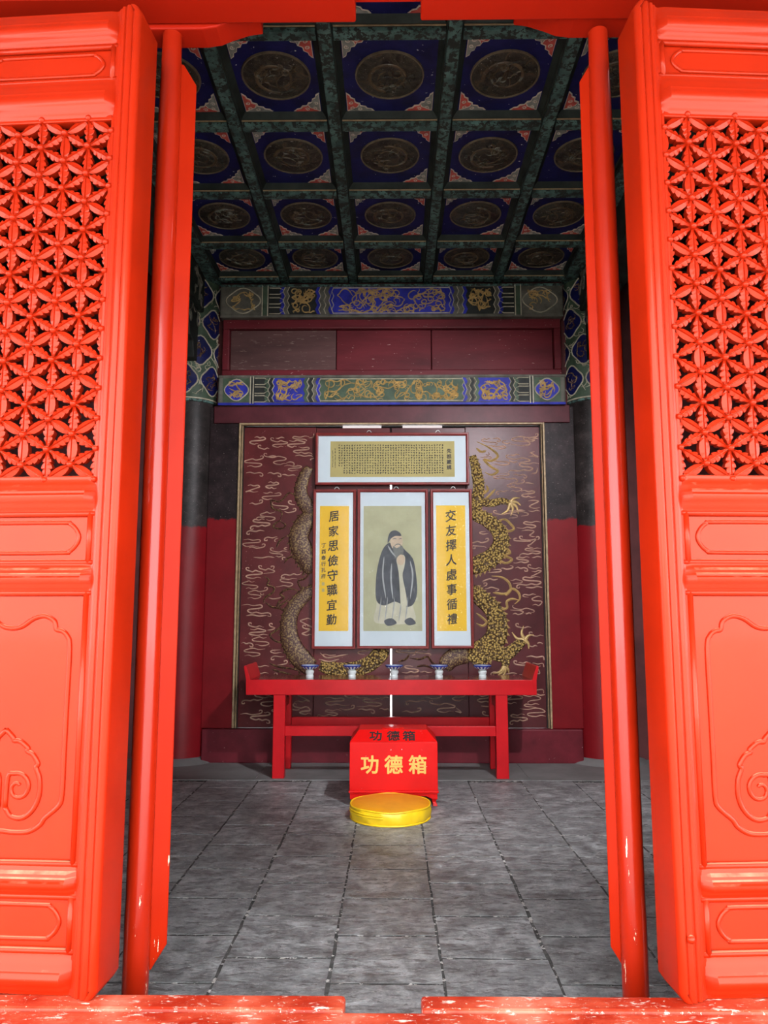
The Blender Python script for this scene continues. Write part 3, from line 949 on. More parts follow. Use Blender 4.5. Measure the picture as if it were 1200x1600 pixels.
def make_leaf(name, loc, rz, label):
    root = struct(empty(name, loc, rz), label)
    top = 3.77 - Z0
    for s in (-1, 1):
        pf = [(s * (HX - a), d) for a, d in stile_profile()]
        mb = MB()
        n = len(pf)
        ch = 0.028
        lev = [(0.0, 1.0), (ch, 0.0), (top - ch, 0.0), (top, 1.0)]
        vs = []
        for z, k in lev:
            vs += [((x if i not in (0, 1, 2, 3, 4) else x - s * 0.018 * k), d, z) for i, (x, d) in enumerate(pf)]
        fs = [tuple(range(n)), tuple(range(3 * n, 4 * n))]
        for q in range(3):
            fs += [(q * n + i, q * n + (i + 1) % n, (q + 1) * n + (i + 1) % n, (q + 1) * n + i) for i in range(n)]
        mb.add(vs, fs)
        mb.build('stile', 'door', root, smooth=True)
    xa, xb = -HX + SW - 0.012, HX - SW + 0.012
    for kind, a, b in ROWS:
        a, b = a - Z0, b - Z0
        if kind == 'rail':
            pf = rail_profile(b - a)
            mb = MB()
            n = len(pf)
            vs = []
            for x, k in ((xa, 1.0), (xa + 0.034, 0.0), (xb - 0.034, 0.0), (xb, 1.0)):
                vs += [(x, d + (max(d, 0.036) - d) * k, z + a) for d, z in pf]
            fs = [tuple(range(n)), tuple(range(3 * n, 4 * n))]
            for q in range(3):
                fs += [(q * n + i, q * n + (i + 1) % n, (q + 1) * n + (i + 1) % n, (q + 1) * n + i) for i in range(n)]
            mb.add(vs, fs)
            mb.build('rail', 'door', root, smooth=True)
        elif kind in ('panel', 'big'):
            p = bx('panel', 'door', xa, xb, 0.048, 0.09, a - 0.01, b + 0.01, root)
            m = 0.020
            fm = MB()
            for (p0, p1) in (((xa + m, a + 0.004), (xa + m, b - 0.004)), ((xb - m, a + 0.004), (xb - m, b - 0.004))):
                fm.tube([(p0[0], 0.040, p0[1]), (p1[0], 0.040, p1[1])], 0.012, 8)
            for z in (a + 0.006, b - 0.006):
                fm.tube([(xa, 0.040, z), (xb, 0.040, z)], 0.011, 8, up=(0, -1, 0))
            fm.build('panel_moulding', 'door', p, smooth='all')
            if kind == 'panel':
                h = (b - a)
                pts = cartouche_small(xa + 0.062, xb - 0.062, a + h * 0.22, b - h * 0.20)
                MB().tube([(v.x, 0.047, v.y) for v in smooth_path([(x, z, 0) for x, z in pts], True, 4)], 0.0075, 8, True, flat=0.9).build('cartouche', 'door', p, smooth='all')
            else:
                h = b - a
                zt, zb_ = b - 0.085, a + 0.10
                xr = xb - 0.075
                half = [(0.0, zt - 0.042), (0.035, zt - 0.035), (0.075, zt - 0.008), (0.115, zt), (0.148, zt - 0.018), (0.156, zt - 0.045), (0.175, zt - 0.05), (0.195, zt - 0.066), (xr, zt - 0.11), (xr, zt - 0.3), (xr, zb_ + 0.25), (xr, zb_ + 0.12), (xr - 0.012, zb_ + 0.085), (xr - 0.055, zb_ + 0.048), (xr - 0.070, zb_ + 0.026), (0.10, zb_ + 0.004), (0.05, zb_), (0.0, zb_ + 0.004)]
                pts = half + [(-x, z) for x, z in half[-2:0:-1]]
                MB().tube([(v.x, 0.047, v.y) for v in smooth_path([(x, z, 0) for x, z in pts], True, 4)], 0.0085, 8, True, flat=0.9).build('cartouche', 'door', p, smooth='all')
                # cloud-head scroll at the foot: lobed outline and a pair of spirals
                cz = zb_ + 0.155
                lobes = [(0.012, cz - 0.075), (0.035, cz - 0.104), (0.075, cz - 0.108), (0.110, cz - 0.080), (0.128, cz - 0.035), (0.126, cz + 0.02), (0.112, cz + 0.055), (0.118, cz + 0.068), (0.098, cz + 0.098), (0.078, cz + 0.108), (0.080, cz + 0.118), (0.052, cz + 0.140), (0.030, cz + 0.142), (0.026, cz + 0.152), (0.0, cz + 0.178)]
                sc = MB()
                for s in (-1, 1):
                    sc.tube([(s * v.x, 0.047, v.y) for v in smooth_path([(x, z, 0) for x, z in lobes], False, 4)], 0.0085, 8, flat=0.9)
                    spi = []
                    for i in range(16):
                        an = -2.4 - 0.0 + i * 0.52
                        r = 0.052 * (1 - i / 19)
                        spi.append((0.052 + r * math.cos(-an) * 0.95, cz - 0.012 + r * math.sin(-an)))
                    sc.tube([(s * v.x, 0.047, v.y) for v in smooth_path([(x, z, 0) for x, z in [(0.012, cz - 0.075)] + spi[::1]], False, 4)], lambda t: 0.0085 * (1 - 0.3 * t), 8, flat=0.9)
                sc.build('cloud_scroll', 'door', p, smooth='all')
        else:
            x0, x1 = -HX + SW, HX - SW
            fm = MB()
            fm.box(x0 - 0.01, x0 + 0.003, 0.030, 0.075, a, b).box(x1 - 0.003, x1 + 0.01, 0.030, 0.075, a, b)
            fm.box(x0, x1, 0.030, 0.075, a - 0.01, a + 0.012).box(x0, x1, 0.030, 0.075, b - 0.012, b + 0.01)
            lat = fm.build('lattice', 'door', root, bev=0.004)
            nodes = {}
            for c in range(7):
                for r in range(14):
                    z = b - r * CH - (CH / 2 if c % 2 == 0 else 0) + 0.0
                    if a - 1e-4 <= z <= b + 1e-4:
                        nodes[(c, r)] = (x0 + c * CW, z)
            YL = 0.034
            for (c, r), (x, z) in nodes.items():
                put('lattice_boss', BOSS, lat, loc=(x, YL - 0.002, z))

            def klass(c, r):
                return (2 * r + (1 if c % 2 == 0 else 0)) % 3          # three interleaved sets of nodes
            for (c, r), (x, z) in nodes.items():
                nb = [((c, r + 1), 'v')]
                d = 1 if c % 2 == 0 else 0
                nb += [((c + 1, r + d), 'd'), ((c + 1, r + d - 1), 'd')]
                for (n2, l) in nb:
                    if n2 not in nodes:
                        continue
                    X2, Z2 = nodes[n2]
                    ks = {klass(c, r), klass(*n2)}
                    kind_ = 'smooth' if ks == {0, 1} else 'leafy'
                    px, pz, qx, qz = (x, z, X2, Z2)
                    if kind_ == 'leafy' and klass(c, r) != 2:
                        px, pz, qx, qz = X2, Z2, x, z
                    an = math.atan2(qx - px, qz - pz)
                    put('lattice_petal', PET[(kind_, l)], lat, loc=(px, YL, pz), rot=(0, an, 0))
    return root


TH = math.radians(3.5)
make_leaf('door_1', (-0.937 - HX * math.cos(TH), 2.60 + HX * math.sin(TH), Z0), -TH, 'red carved lattice leaf beside the opening, its latch side bare')
make_leaf('door_2', (0.905 + HX * math.cos(TH), 2.60 + HX * math.sin(TH), Z0), TH, 'red carved lattice leaf beside the opening, with a round nail head low on its stile')
d2 = bpy.data.objects['door_2']
MB().lathe([(0.0, 0.014), (0.007, 0.012), (0.012, 0.006), (0.014, 0.0)], n=16).build('nail_head', 'door', d2, smooth='all').location = (-HX + 0.045, 0.004, 0.19)
bpy.data.objects['nail_head'].rotation_euler = (PI / 2, 0, 0)


# ---- the two leaves swung inward, seen on edge
def open_leaf(name, px, ang, y0, y1, label):
    root = struct(empty(name, (px, 2.985, 0.0), ang), label)
    pole = [(0.044, 0.0), (0.047, 0.06), (0.0475, 0.4), (0.046, 0.45), (0.0465, 2.0), (0.045, 3.55), (0.040, 3.95)]
    MB().lathe([(0, 0.0)] + pole + [(0, 3.95)], n=28).build('pivot_pole', 'pole', root, smooth=True)
    zb, zt = 0.20, 3.83
    side = 1 if y1 > -y0 else -1
    lo, hi = y0, y1
    inner = hi if side > 0 else lo
    outer = lo if side > 0 else hi
    c1 = inner - side * 0.055
    poly = [(outer, zb), (c1, zb - 0.0), (inner, zb + 0.085), (inner, zt - 0.085), (c1, zt), (outer, zt)]
    MB().prism(poly, lambda a, b, d: (d, a, b), 0.0, 0.11).build('stile', 'pole_edge', root, bev=0.006)
    bx('stile', 'door_in', 0.63, 0.74, lo, hi, zb, zt, root, bev=0.006)
    for kind, a, b in ROWS:
        if kind == 'rail':
            bx('rail', 'door_in', 0.108, 0.632, lo + 0.01, hi - 0.01, a - 0.02, b, root, bev=0.004)
        elif kind in ('panel', 'big'):
            bx('panel', 'door_in', 0.108, 0.632, lo + 0.035, hi - 0.035, a - 0.01, b + 0.01, root)
        else:
            g = MB()
            for i in range(7):
                x = 0.112 + 0.52 * i / 6
                g.box(x - 0.008, x + 0.008, lo + 0.03, hi - 0.03, a - 0.01, b + 0.01)
            for i in range(15):
                z = a + (b - a) * i / 14
                g.box(0.108, 0.632, lo + 0.032, hi - 0.032, z - 0.008, z + 0.008)
            g.build('lattice', 'door_in', root)
    return root


open_leaf('door_3', -0.935, math.radians(108), -0.107, 0.02, 'inward-swung red leaf with round pivot pole, standing before the browner dragon')
open_leaf('door_4', 0.880, math.radians(72), -0.02, 0.083, 'inward-swung red leaf with round pivot pole, standing before the brighter gilded dragon')

# ---- round columns at the back wall
CR = 0.296
for sx, who in ((-1, 'round column with blackened top and red foot beside the browner dragon'), (1, 'round column with blackened top and red foot beside the brighter gilded dragon')):
    cx, cy = sx * 2.2, 8.2
    root = tag(base('column', (cx, cy, 0)), who, 'column', 'round columns at the back wall')
    MB().lathe([(0, 0.0), (CR + .004, 0.0), (CR, 0.05), (CR, 3.76)], (cx, cy, 0), 48).build('shaft', 'column', root, smooth=True)
    cap = MB().lathe([(CR + .002, 3.76), (CR + .006, 3.77), (CR + .006, 5.3), (0, 5.3)], (cx, cy, 0), 48).build('painted_top', 'green_b', root, smooth=True)
    MB().lathe([(CR, 3.735), (CR + .014, 3.74), (CR + .014, 3.76), (CR, 3.765)], (cx, cy, 0), 48).build('lower_band', 'teal', cap, smooth=True)
    MB().lathe([(CR, 3.765), (CR + .012, 3.768), (CR + .012, 3.780), (CR, 3.784)], (cx, cy, 0), 48).build('white_line', 'cream', cap, smooth=True)
    R0 = CR + 0.006

    def cyl(u, z, d=0.0, cx=cx, cy=cy, R0=R0):
        a = -PI / 2 + u / R0
        return Vector((cx + (R0 + d) * math.cos(a), cy + (R0 + d) * math.sin(a), z))
    nrm = lambda p, cx=cx, cy=cy: Vector((p.x - cx, p.y - cy, 0)).normalized()
    rg = random.Random(5 + sx)
    fine = MB()
    for _ in range(170):
        p = squiggle(rg, -0.5, 0.5, 3.80, 5.05, 8, 0.02)
        fine.ribbon([cyl(a, b) for a, b in p], 0.009, 0.004, nrm)
    fine.build('scroll_carving', 'cream', cap)['kind'] = 'stuff'
    for zc in (3.98, 4.30, 4.62, 4.94):
        for k in (-2, -1, 0, 1, 2):
            u0 = k * 0.30 + (0.0 if int(zc * 100) % 64 < 32 else 0.15)
            if abs(u0) > 0.48:
                continue
            ring = [(u0 + 0.125 * (1 + 0.1 * math.cos(4 * a)) * math.cos(a), zc + 0.15 * (1 + 0.1 * math.cos(4 * a)) * math.sin(a)) for a in [2 * PI * i / 24 for i in range(24)]]
            mb = MB()
            mb.add([cyl(u0, zc, 0.012)] + [cyl(a, b, 0.010) for a, b in ring], [(0, 1 + i, 1 + (i + 1) % 24) for i in range(24)])
            mb.add([cyl(a, b, 0.010) for a, b in ring] + [cyl(a, b, 0.0) for a, b in ring], [(i, (i + 1) % 24, 24 + (i + 1) % 24, 24 + i) for i in range(24)])
            mb.ribbon([cyl(a, b, 0.010) for a, b in ring + ring[:1]], 0.016, 0.007, nrm, 1, taper=False)
            for _ in range(5):
                p = squiggle(rg, u0 - 0.08, u0 + 0.08, zc - 0.10, zc + 0.10, 9, 0.024)
                mb.ribbon([cyl(a, b, 0.011) for a, b in p], 0.014, 0.007, nrm, 2)
            mb.build('column_medallion', ['blue', 'cream', 'gold_old'], cap)
    MB().lathe([(CR + 0.13, 0.0), (CR + 0.10, 0.018), (CR + 0.04, 0.035), (CR + 0.003, 0.055), (CR - .02, 0.055)], (cx, cy, 0), 36).build('mortar_fillet', 'screed', floor, smooth='all')

# ================================================================== THINGS
# ---- dragon screen: four leaves
YP = 8.085


def cloud_path(rng, x, z, ln, d):
    """long thin drifting cloud line: level runs joined by folded-back turns, ending in a curl"""
    pts = [(x, z)]
    n = rng.choice((1, 2, 2))
    v = rng.choice((-1, 1))
    for i in range(n):
        seg = ln * rng.uniform(0.35, 0.6)
        x, z = pts[-1]
        pts += [(x + d * seg * 0.3, z + 0.008), (x + d * seg * 0.62, z - 0.004), (x + d * seg, z + 0.003)]
        if i < n - 1:
            x, z = pts[-1]
            g, bk = v * rng.uniform(0.055, 0.085), rng.uniform(0.08, 0.16)
            pts += [(x + d * 0.022, z + g * 0.22), (x - d * 0.01, z + g * 0.42), (x - d * bk, z + g * 0.55), (x - d * (bk + 0.02), z + g * 0.78), (x - d * bk * 0.8, z + g)]
    if rng.random() < 0.7:
        x, z = pts[-1]
        pts += [(x + d * 0.032, z + v * 0.012), (x + d * 0.036, z + v * 0.034), (x + d * 0.010, z + v * 0.036), (x + d * 0.008, z + v * 0.022)]
    return pts


def px(pts, Y=YP):
    return [at(x, y, Y) for x, y in pts]


LEAVES = [(-1.585, -0.812, ''), (-0.808, -0.016, ''), (0.001, 0.790, ''), (0.794, 1.585, '')]
LEAF_LABEL = ['end leaf of the dark red screen carrying the duller brown dragon coils',
              'middle leaf of the dark red screen behind the thrift couplet',
              'middle leaf of the dark red screen behind the couplet on friendship',
              'end leaf of the dark red screen carrying the bright gilded scaled dragon']
leafs = []
rg = random.Random(21)
for i, (x0, x1, _) in enumerate(LEAVES):
    topz = 3.478 if i in (1, 2) else 3.485
    L = tag(base('screen_panel', ((x0 + x1) / 2, YP, 0.34)), LEAF_LABEL[i], 'screen', 'leaves of the dragon screen')
    bx('board', 'panel' if i < 2 else 'panel_dusk', x0, x1, YP, YP + 0.04, 0.338, topz, L, bev=0.004)
    leafs.append(L)
bx('cover_strip', 'black', -0.835, -0.785, YP + 0.043, YP + 0.055, 0.338, 3.48, wb)
bx('cover_strip', 'black', 0.765, 0.815, YP + 0.043, YP + 0.055, 0.338, 3.48, wb)
for xa, xb in ((-1.585, -0.53), (-0.11, 0.12), (0.55, 1.585)):
    bx('top_cover_strip', 'black', xa, xb, YP + 0.06, YP + 0.075, 3.46, 3.513, wb)
bx('seam_cover_strip', 'black', -0.04, 0.03, YP + 0.045, YP + 0.058, 3.30, 3.46, wb)


def occupied(li, x, z):
    """where the dragon bodies lie, clouds keep off"""
    return any((x - a) ** 2 + (z - b) ** 2 < r * r for a, b, r in BODY[li])


BODY = {0: [], 1: [], 2: [], 3: []}


def body(li, pts, r0, r1, m, fins=0, flat=0.28, nm='dragon_body'):
    P = smooth_path(px(pts), n=6)
    mid = lambda t: r0 + (r1 - r0) * t
    for k, p in enumerate(P):
        BODY[li].append((p.x, p.z, mid(k / len(P)) + 0.02))
    o = MB().tube(P, lambda t: mid(t) * (0.8 + 0.2 * min(1, 8 * t, 8 * (1 - t))), 12, flat=flat).build(nm, m, leafs[li], smooth='all')
    if fins:
        mb = MB()
        for k in range(2, len(P) - 2, 2):
            T = (P[k + 1] - P[k - 1]).normalized()
            n_ = Vector((T.z, 0, -T.x)) * fins
            r = mid(k / len(P)) * 0.93
            c = P[k] + n_ * r
            w_ = r * 0.22
            tip = c + n_ * r * 0.38 + T * w_ * 0.9
            mb.add([c - T * w_ + Vector((0, -0.001, 0)), c + T * w_ + Vector((0, -0.001, 0)), tip, c + Vector((0, -0.014, 0))], [(0, 1, 3), (1, 2, 3), (2, 0, 3)])
        mb.build('dorsal_fins', 'gold' if m == 'gold_scale' else m, o)['kind'] = 'stuff'
    return o


def curls(li, lines, wd, m, nm='flame_curl'):
    for pts in lines:
        P = smooth_path(px(pts), n=5)
        for p in P[::3]:
            BODY[li].append((p.x, p.z, wd))
        MB().ribbon(P, wd, 0.014, FRONT).build(nm, m, leafs[li])


def claw(li, c, tips, m):
    for t in tips:
        mx = ((c[0] + t[0]) / 2 + (t[1] - c[1]) * 0.18, (c[1] + t[1]) / 2 - (t[0] - c[0]) * 0.18)
        MB().tube(smooth_path(px([c, mx, t]), n=5), lambda q: 0.024 * (1 - 0.8 * q), 8, flat=0.5).build('claw', m, leafs[li], smooth='all')


# bright gilded dragon
body(3, [(738, 712), (744, 735), (748, 765), (742, 800), (760, 812), (778, 828), (783, 848), (772, 868), (752, 880), (735, 886)], 0.05, 0.105, 'gold_scale', -1)
body(3, [(738, 795), (748, 785), (768, 786), (784, 783), (798, 786)], 0.055, 0.03, 'gold_scale', nm='dragon_arm')
claw(3, (797, 785), [(812, 778), (814, 790), (810, 803), (798, 806), (783, 804)], 'gold')
body(3, [(736, 920), (748, 932), (768, 950), (777, 970), (775, 995), (762, 1012), (745, 1024), (736, 1034)], 0.075, 0.14, 'gold_scale', -1)
body(3, [(760, 1010), (782, 1022), (795, 1020), (812, 1006), (820, 999)], 0.10, 0.035, 'gold_scale', nm='dragon_leg')
claw(3, (820, 1000), [(803, 1002), (800, 988), (818, 978), (834, 992), (826, 1014)], 'gold')
body(3, [(786, 1020), (790, 1034), (788, 1042)], 0.06, 0.035, 'gold_scale', nm='dragon_leg')
claw(3, (788, 1041), [(770, 1052), (778, 1055), (786, 1056), (795, 1052)], 'gold')
curls(3, [[(748, 785), (752, 774), (762, 766), (760, 758)], [(756, 783), (764, 775), (774, 764)], [(745, 690), (765, 700), (778, 712), (768, 720), (756, 718), (768, 730), (778, 736), (768, 742), (758, 738)],
          [(780, 812), (790, 812), (797, 818), (803, 826), (795, 830), (790, 824)], [(775, 858), (790, 856), (797, 864), (788, 868), (800, 874), (790, 880), (776, 874), (764, 878), (752, 880)],
          [(768, 900), (784, 902), (795, 910), (798, 922), (790, 930), (800, 920), (810, 926), (812, 936), (804, 944)], [(776, 944), (782, 952), (792, 950), (792, 940), (800, 936), (812, 938)], [(770, 926), (786, 928), (796, 926)],
          [(744, 958), (752, 964), (760, 972), (754, 978), (744, 974)], [(744, 700), (752, 706), (760, 704)], [(740, 748), (750, 752), (757, 748)]], 0.026, 'gold')
# duller dragon
body(0, [(484, 730), (474, 748), (470, 770), (478, 788), (492, 800)], 0.055, 0.09, 'gold_old', 1)
body(0, [(494, 806), (478, 815), (467, 838), (471, 856), (481, 872), (494, 890)], 0.09, 0.13, 'gold_old', 1)
body(0, [(496, 918), (474, 932), (456, 955), (451, 980), (455, 1004), (466, 1024), (486, 1044)], 0.065, 0.115, 'gold_old', 1)
curls(0, [[(462, 775), (452, 770), (444, 778), (436, 784), (424, 782), (426, 794), (440, 800), (438, 812)], [(440, 812), (430, 818), (428, 824), (440, 826), (446, 820), (436, 814)],
          [(446, 838), (436, 846), (432, 856)], [(484, 896), (476, 904), (466, 908), (470, 918), (478, 924)], [(470, 926), (456, 920), (446, 922), (438, 928), (444, 934), (436, 940), (434, 948), (446, 940), (452, 934)],
          [(414, 940), (424, 948), (436, 950), (446, 956), (452, 962)], [(412, 900), (420, 906), (418, 914), (428, 918), (426, 926), (414, 934), (412, 944)], [(440, 980), (430, 986), (422, 992), (428, 1000), (440, 1004), (448, 1000)],
          [(420, 1036), (436, 1042), (452, 1044), (468, 1048)], [(424, 1046), (440, 1050), (456, 1054)], [(462, 868), (450, 872), (444, 880)]], 0.022, 'gold_old')
# tails on the middle leaves, seen under the pictures
body(1, [(500, 1040), (524, 1046), (552, 1046), (576, 1038), (592, 1024), (598, 1012)], 0.07, 0.09, 'gold_scale')
curls(1, [[(500, 1020), (510, 1028), (526, 1026), (544, 1022)], [(498, 1030), (514, 1034), (530, 1030)]], 0.018, 'cloudline')
body(2, [(732, 1020), (716, 1024), (702, 1032), (694, 1044)], 0.11, 0.08, 'gold_old')
curls(2, [[(640, 1028), (656, 1030), (668, 1026), (676, 1036), (690, 1040)], [(650, 1042), (664, 1040), (680, 1046)], [(622, 1034), (634, 1030), (640, 1022)]], 0.022, 'gold_old')


def cloud_lines(li, x0, x1, z0, z1, rows, ln):
    for r in range(rows):
        z = z0 + (z1 - z0) * (r + 0.5) / rows
        x = x0 + rg.uniform(0.0, 0.10)
        while x < x1 - 0.05:
            l_ = rg.uniform(0.5, 1.0) * ln
            d = rg.choice((-1, 1))
            p = cloud_path(rg, x if d > 0 else min(x + l_ * 0.8, x1), z + rg.uniform(-0.02, 0.02), l_, d)
            p = [(a, b) for a, b in p if x0 <= a <= x1 and 0.36 < b < 3.45]
            if len(p) < 3:
                x += l_
                continue
            q = smooth_path([(a, YP, b) for a, b in p], n=4)
            ok = [v for v in q if not occupied(li, v.x, v.z)]
            if len(ok) > 0.4 * len(q):
                run, best = [], []
                for v in q:
                    if occupied(li, v.x, v.z):
                        run = []
                    else:
                        run.append(v)
                    best = run if len(run) > len(best) else best
                run = list(best)
                if len(run) > 6:
                    for v in run[::3]:
                        BODY[li].append((v.x, v.z, 0.012))
                    MB().ribbon(run, rg.uniform(0.011, 0.015), 0.008, FRONT).build('cloud_line', 'cloudline', leafs[li])
            x += l_ * rg.uniform(0.55, 0.8)


cloud_lines(0, -1.575, -0.83, 0.42, 3.42, 30, 0.40)
cloud_lines(3, 0.82, 1.575, 0.42, 3.42, 30, 0.40)
cloud_lines(1, -0.79, -0.03, 0.45, 1.12, 6, 0.42)
cloud_lines(2, 0.03, 0.77, 0.45, 1.12, 6, 0.42)


# ---- framed pictures
YF = 7.985


def picture(x0, y0, x1, y1, label, glass='glass'):
    """frame, mount and pane; corners from the photograph on the plane YF"""
    a, b = at(x0, y0, YF), at(x1, y1, YF)
    X0, X1, Z1, Z0_ = a.x, b.x, a.z, b.z
    t = tag(base('framed_picture', ((X0 + X1) / 2, YF + 0.05, Z0_)), label, 'picture', 'framed pictures on the dragon screen')
    fw = 0.030
    # mitred moulding: outer lip, inner bead
    prof = [(0.0, 0.06), (0.0, 0.008), (0.006, 0.0), (0.016, 0.0), (0.020, 0.008), (0.026, 0.010), (fw, 0.022), (fw, 0.06)]
    vs, fs = [], []
    n = len(prof)
    for cx, cz, sx, sz in ((X0, Z0_, 1, 1), (X1, Z0_, -1, 1), (X1, Z1, -1, -1), (X0, Z1, 1, -1)):
        vs += [(cx + sx * o, YF + d, cz + sz * o) for o, d in prof]
    for k in range(4):
        k2 = (k + 1) % 4
        fs += [(k * n + i, k * n + (i + 1) % n, k2 * n + (i + 1) % n, k2 * n + i) for i in range(n)]
    MB().add(vs, fs).build('frame', 'frame', t)
    bx('hanging_batten', 'frame', X0 + 0.06, X1 - 0.06, YF + 0.056, YP - 0.001, Z1 - 0.10, Z1 - 0.06, t)
    bx('mount', 'mount', X0 + 0.02, X1 - 0.02, YF + 0.036, YF + 0.055, Z0_ + 0.02, Z1 - 0.02, t)
    # a pale sliver of the rebate inside the frame
    bx('glass_pane', glass, X0 + fw - 0.004, X1 - fw + 0.004, YF + 0.020, YF + 0.0225, Z0_ + fw - 0.004, Z1 - fw + 0.004, t)
    for xx in (X0 + (X1 - X0) * 0.35, X0 + (X1 - X0) * 0.8) if (X1 - X0) > 1 else (X0 + (X1 - X0) * 0.55,):
        MB().tube(smooth_path([(xx - 0.026, YF + 0.02, Z1 + 0.004), (xx - 0.012, YF + 0.02, Z1 + 0.022), (xx, YF + 0.02, Z1 + 0.026), (xx + 0.012, YF + 0.02, Z1 + 0.022), (xx + 0.026, YF + 0.02, Z1 + 0.004)], n=3), 0.004, 6).build('hanging_hook', 'hook', t, smooth='all')
    return t


def sheet(t, m, x0, y0, x1, y1, nm='paper', lift=0.002):
    a, b = at(x0, y0, YF), at(x1, y1, YF)
    return bx(nm, m, a.x, b.x, YF + 0.036 - lift, YF + 0.037, b.z, a.z, t)


YI = YF + 0.0335         # ink lies on the paper
t1 = picture(493, 676, 733.5, 757, 'wide framed calligraphy sheet filled with tiny characters, hung above the other three')
sh = sheet(t1, 'olive', 516, 688.5, 711, 744)
ti = random.Random(3)
g = MB()
c0, c1 = at(528, 693, YF), at(694, 740, YF)
for cidx in range(41):
    for r in range(12):
        if cidx < 2 and r > 8:
            continue
        x = c0.x + (c1.x - c0.x) * (cidx + 0.5) / 41
        z = c0.z + (c1.z - c0.z) * (r + 0.5) / 12
        for k in range(ti.randint(3, 4)):
            an = ti.choice((0.1, 0.1, 1.5, 2.2, 0.8))
            l_, wd = ti.uniform(0.005, 0.0085), 0.0026
            ox, oz = ti.uniform(-0.004, 0.004), ti.uniform(-0.006, 0.006)
            dx, dz = math.cos(an) * l_, math.sin(an) * l_
            nx, nz = -math.sin(an) * wd, math.cos(an) * wd
            g.add([(x + ox - dx - nx, YI, z + oz - dz - nz), (x + ox + dx - nx, YI, z + oz + dz - nz), (x + ox + dx + nx, YI, z + oz + dz + nz), (x + ox - dx + nx, YI, z + oz - dz + nz)], [(0, 1, 2, 3)])
for col_, (xx, ya, yb, nn) in enumerate(((519.5, 703, 730, 14), (523.5, 700, 731, 18))):
    for r in range(nn):
        p = at(xx, ya + (yb - ya) * r / nn, YF)
        for k in range(3):
            ox, oz, l_ = ti.uniform(-.003, .003), ti.uniform(-.004, .004), 0.004
            g.add([(p.x + ox - l_, YI, p.z + oz - .0018), (p.x + ox + l_, YI, p.z + oz - .0018), (p.x + ox + l_, YI, p.z + oz + .0018), (p.x + ox - l_, YI, p.z + oz + .0018)], [(0, 1, 2, 3)])
go = g.build('tiny_writing', 'ink', sh)
go['kind'] = 'stuff'
for k, ch in enumerate('先祖箴規'):
    p = at(702, 703.5 + 8.6 * k, YF)
    text_part('character', ch, 0.052, (p.x, YI, p.z), 'ink', sh, 0.0006, 0.0016, 0.12)


def couplet(x0, y0, x1, y1, label, m, pa, pb, chars, cx0, cx1, ya, yb, small=None):
    t = picture(x0, y0, x1, y1, label)
    s = sheet(t, m, *pa, *pb)
    rr = random.Random(ord(chars[0]))
    for k, ch in enumerate(chars):
        f = k / (len(chars) - 1)
        p = at(cx0 + (cx1 - cx0) * f, ya + (yb - ya) * f, YF)
        text_part('character', ch, 0.122 * rr.uniform(0.94, 1.06), (p.x, YI, p.z), 'ink', s, 0.0006, 0.0022, 0.16, (PI / 2, rr.uniform(-0.05, 0.05), 0), 0.93)
    if small:
        for k, ch in enumerate(small):
            p = at(505.5 - 0.15 * k, 852 + 9.6 * k, YF)
            text_part('small_character', ch, 0.05, (p.x, YI, p.z), 'ink', s, 0.0006, 0.0010, 0.14)
        for k in range(2):
            p = at(504.5, 912 + 10 * k, YF)
            MB().box(p.x - 0.014, p.x + 0.014, YI - 0.0006, YI + 0.001, p.z - 0.017, p.z + 0.017).build('faint_seal', 'olive', s)
    return t


couplet(489.5, 764.5, 555, 1014.5, 'narrow yellow calligraphy scroll in a cherry frame with a small signature column', 'yellow', (499.5, 790), (544, 986), '居家思儉守職宜勤', 521.5, 517.5, 806, 968, '丁酉春行孔府')
couplet(672.5, 764, 741, 1013.5, 'narrow gold-flecked yellow calligraphy scroll in a cherry frame without signature', 'yellow_fleck', (681.5, 789), (730, 986), '交友擇人處事循禮', 704.5, 707, 805, 967)
t3 = picture(558.5, 764, 670.5, 1014, 'framed painting of a bearded elder in a dark robe under creased film', 'film')
ps = sheet(t3, 'sage', 568, 790, 660, 986)


def paint(nm, m, pts, lv, closed=True):
    P = [at(x, y, YF) for x, y in pts]
    if closed:
        P = smooth_path(P, True, 3)
    poly = [(p.x, p.z) for p in P]
    return MB().prism(poly, lambda a, b, d: (a, d, b), YF + 0.0338 - 0.0005 * lv, YF + 0.0345).build(nm, m, ps)


def stroke(nm, m, pts, wd, lv):
    P = [p + Vector((0, 0.0335 - 0.0005 * lv, 0)) for p in smooth_path([at(x, y, YF) for x, y in pts], n=4)]
    return MB().ribbon(P, wd, 0.0005, FRONT).build(nm, m, ps)


paint('painted_under_robe', 'robe_pale', [(594, 925), (640, 925), (646, 950), (650, 968), (636, 975), (600, 975), (584, 970), (588, 948)], 1)
for xx in (596, 606, 617, 628, 638):
    stroke('painted_fold', 'robe_line', [(xx, 930), (xx - 2, 950), (xx - 5, 971)], 0.012, 2)
paint('painted_shoe', 'robe', [(600, 970), (612, 966), (620, 974), (606, 978)], 3)
paint('painted_shoe', 'robe', [(632, 970), (642, 965), (650, 974), (638, 977)], 3)
paint('painted_robe', 'robe', [(607, 848), (597, 860), (590, 885), (587, 910), (588, 938), (600, 946), (618, 940), (634, 948), (646, 944), (652, 925), (650, 895), (645, 872), (634, 860), (626, 852), (616, 850)], 3)
paint('painted_sash', 'robe_pale', [(619, 870), (626, 865), (633, 870), (632, 885), (629, 900), (634, 925), (636, 946), (627, 948), (625, 925), (623, 895)], 4)
paint('painted_hands', 'skin', [(620, 872), (627, 866), (633, 873), (629, 882), (622, 881)], 7)
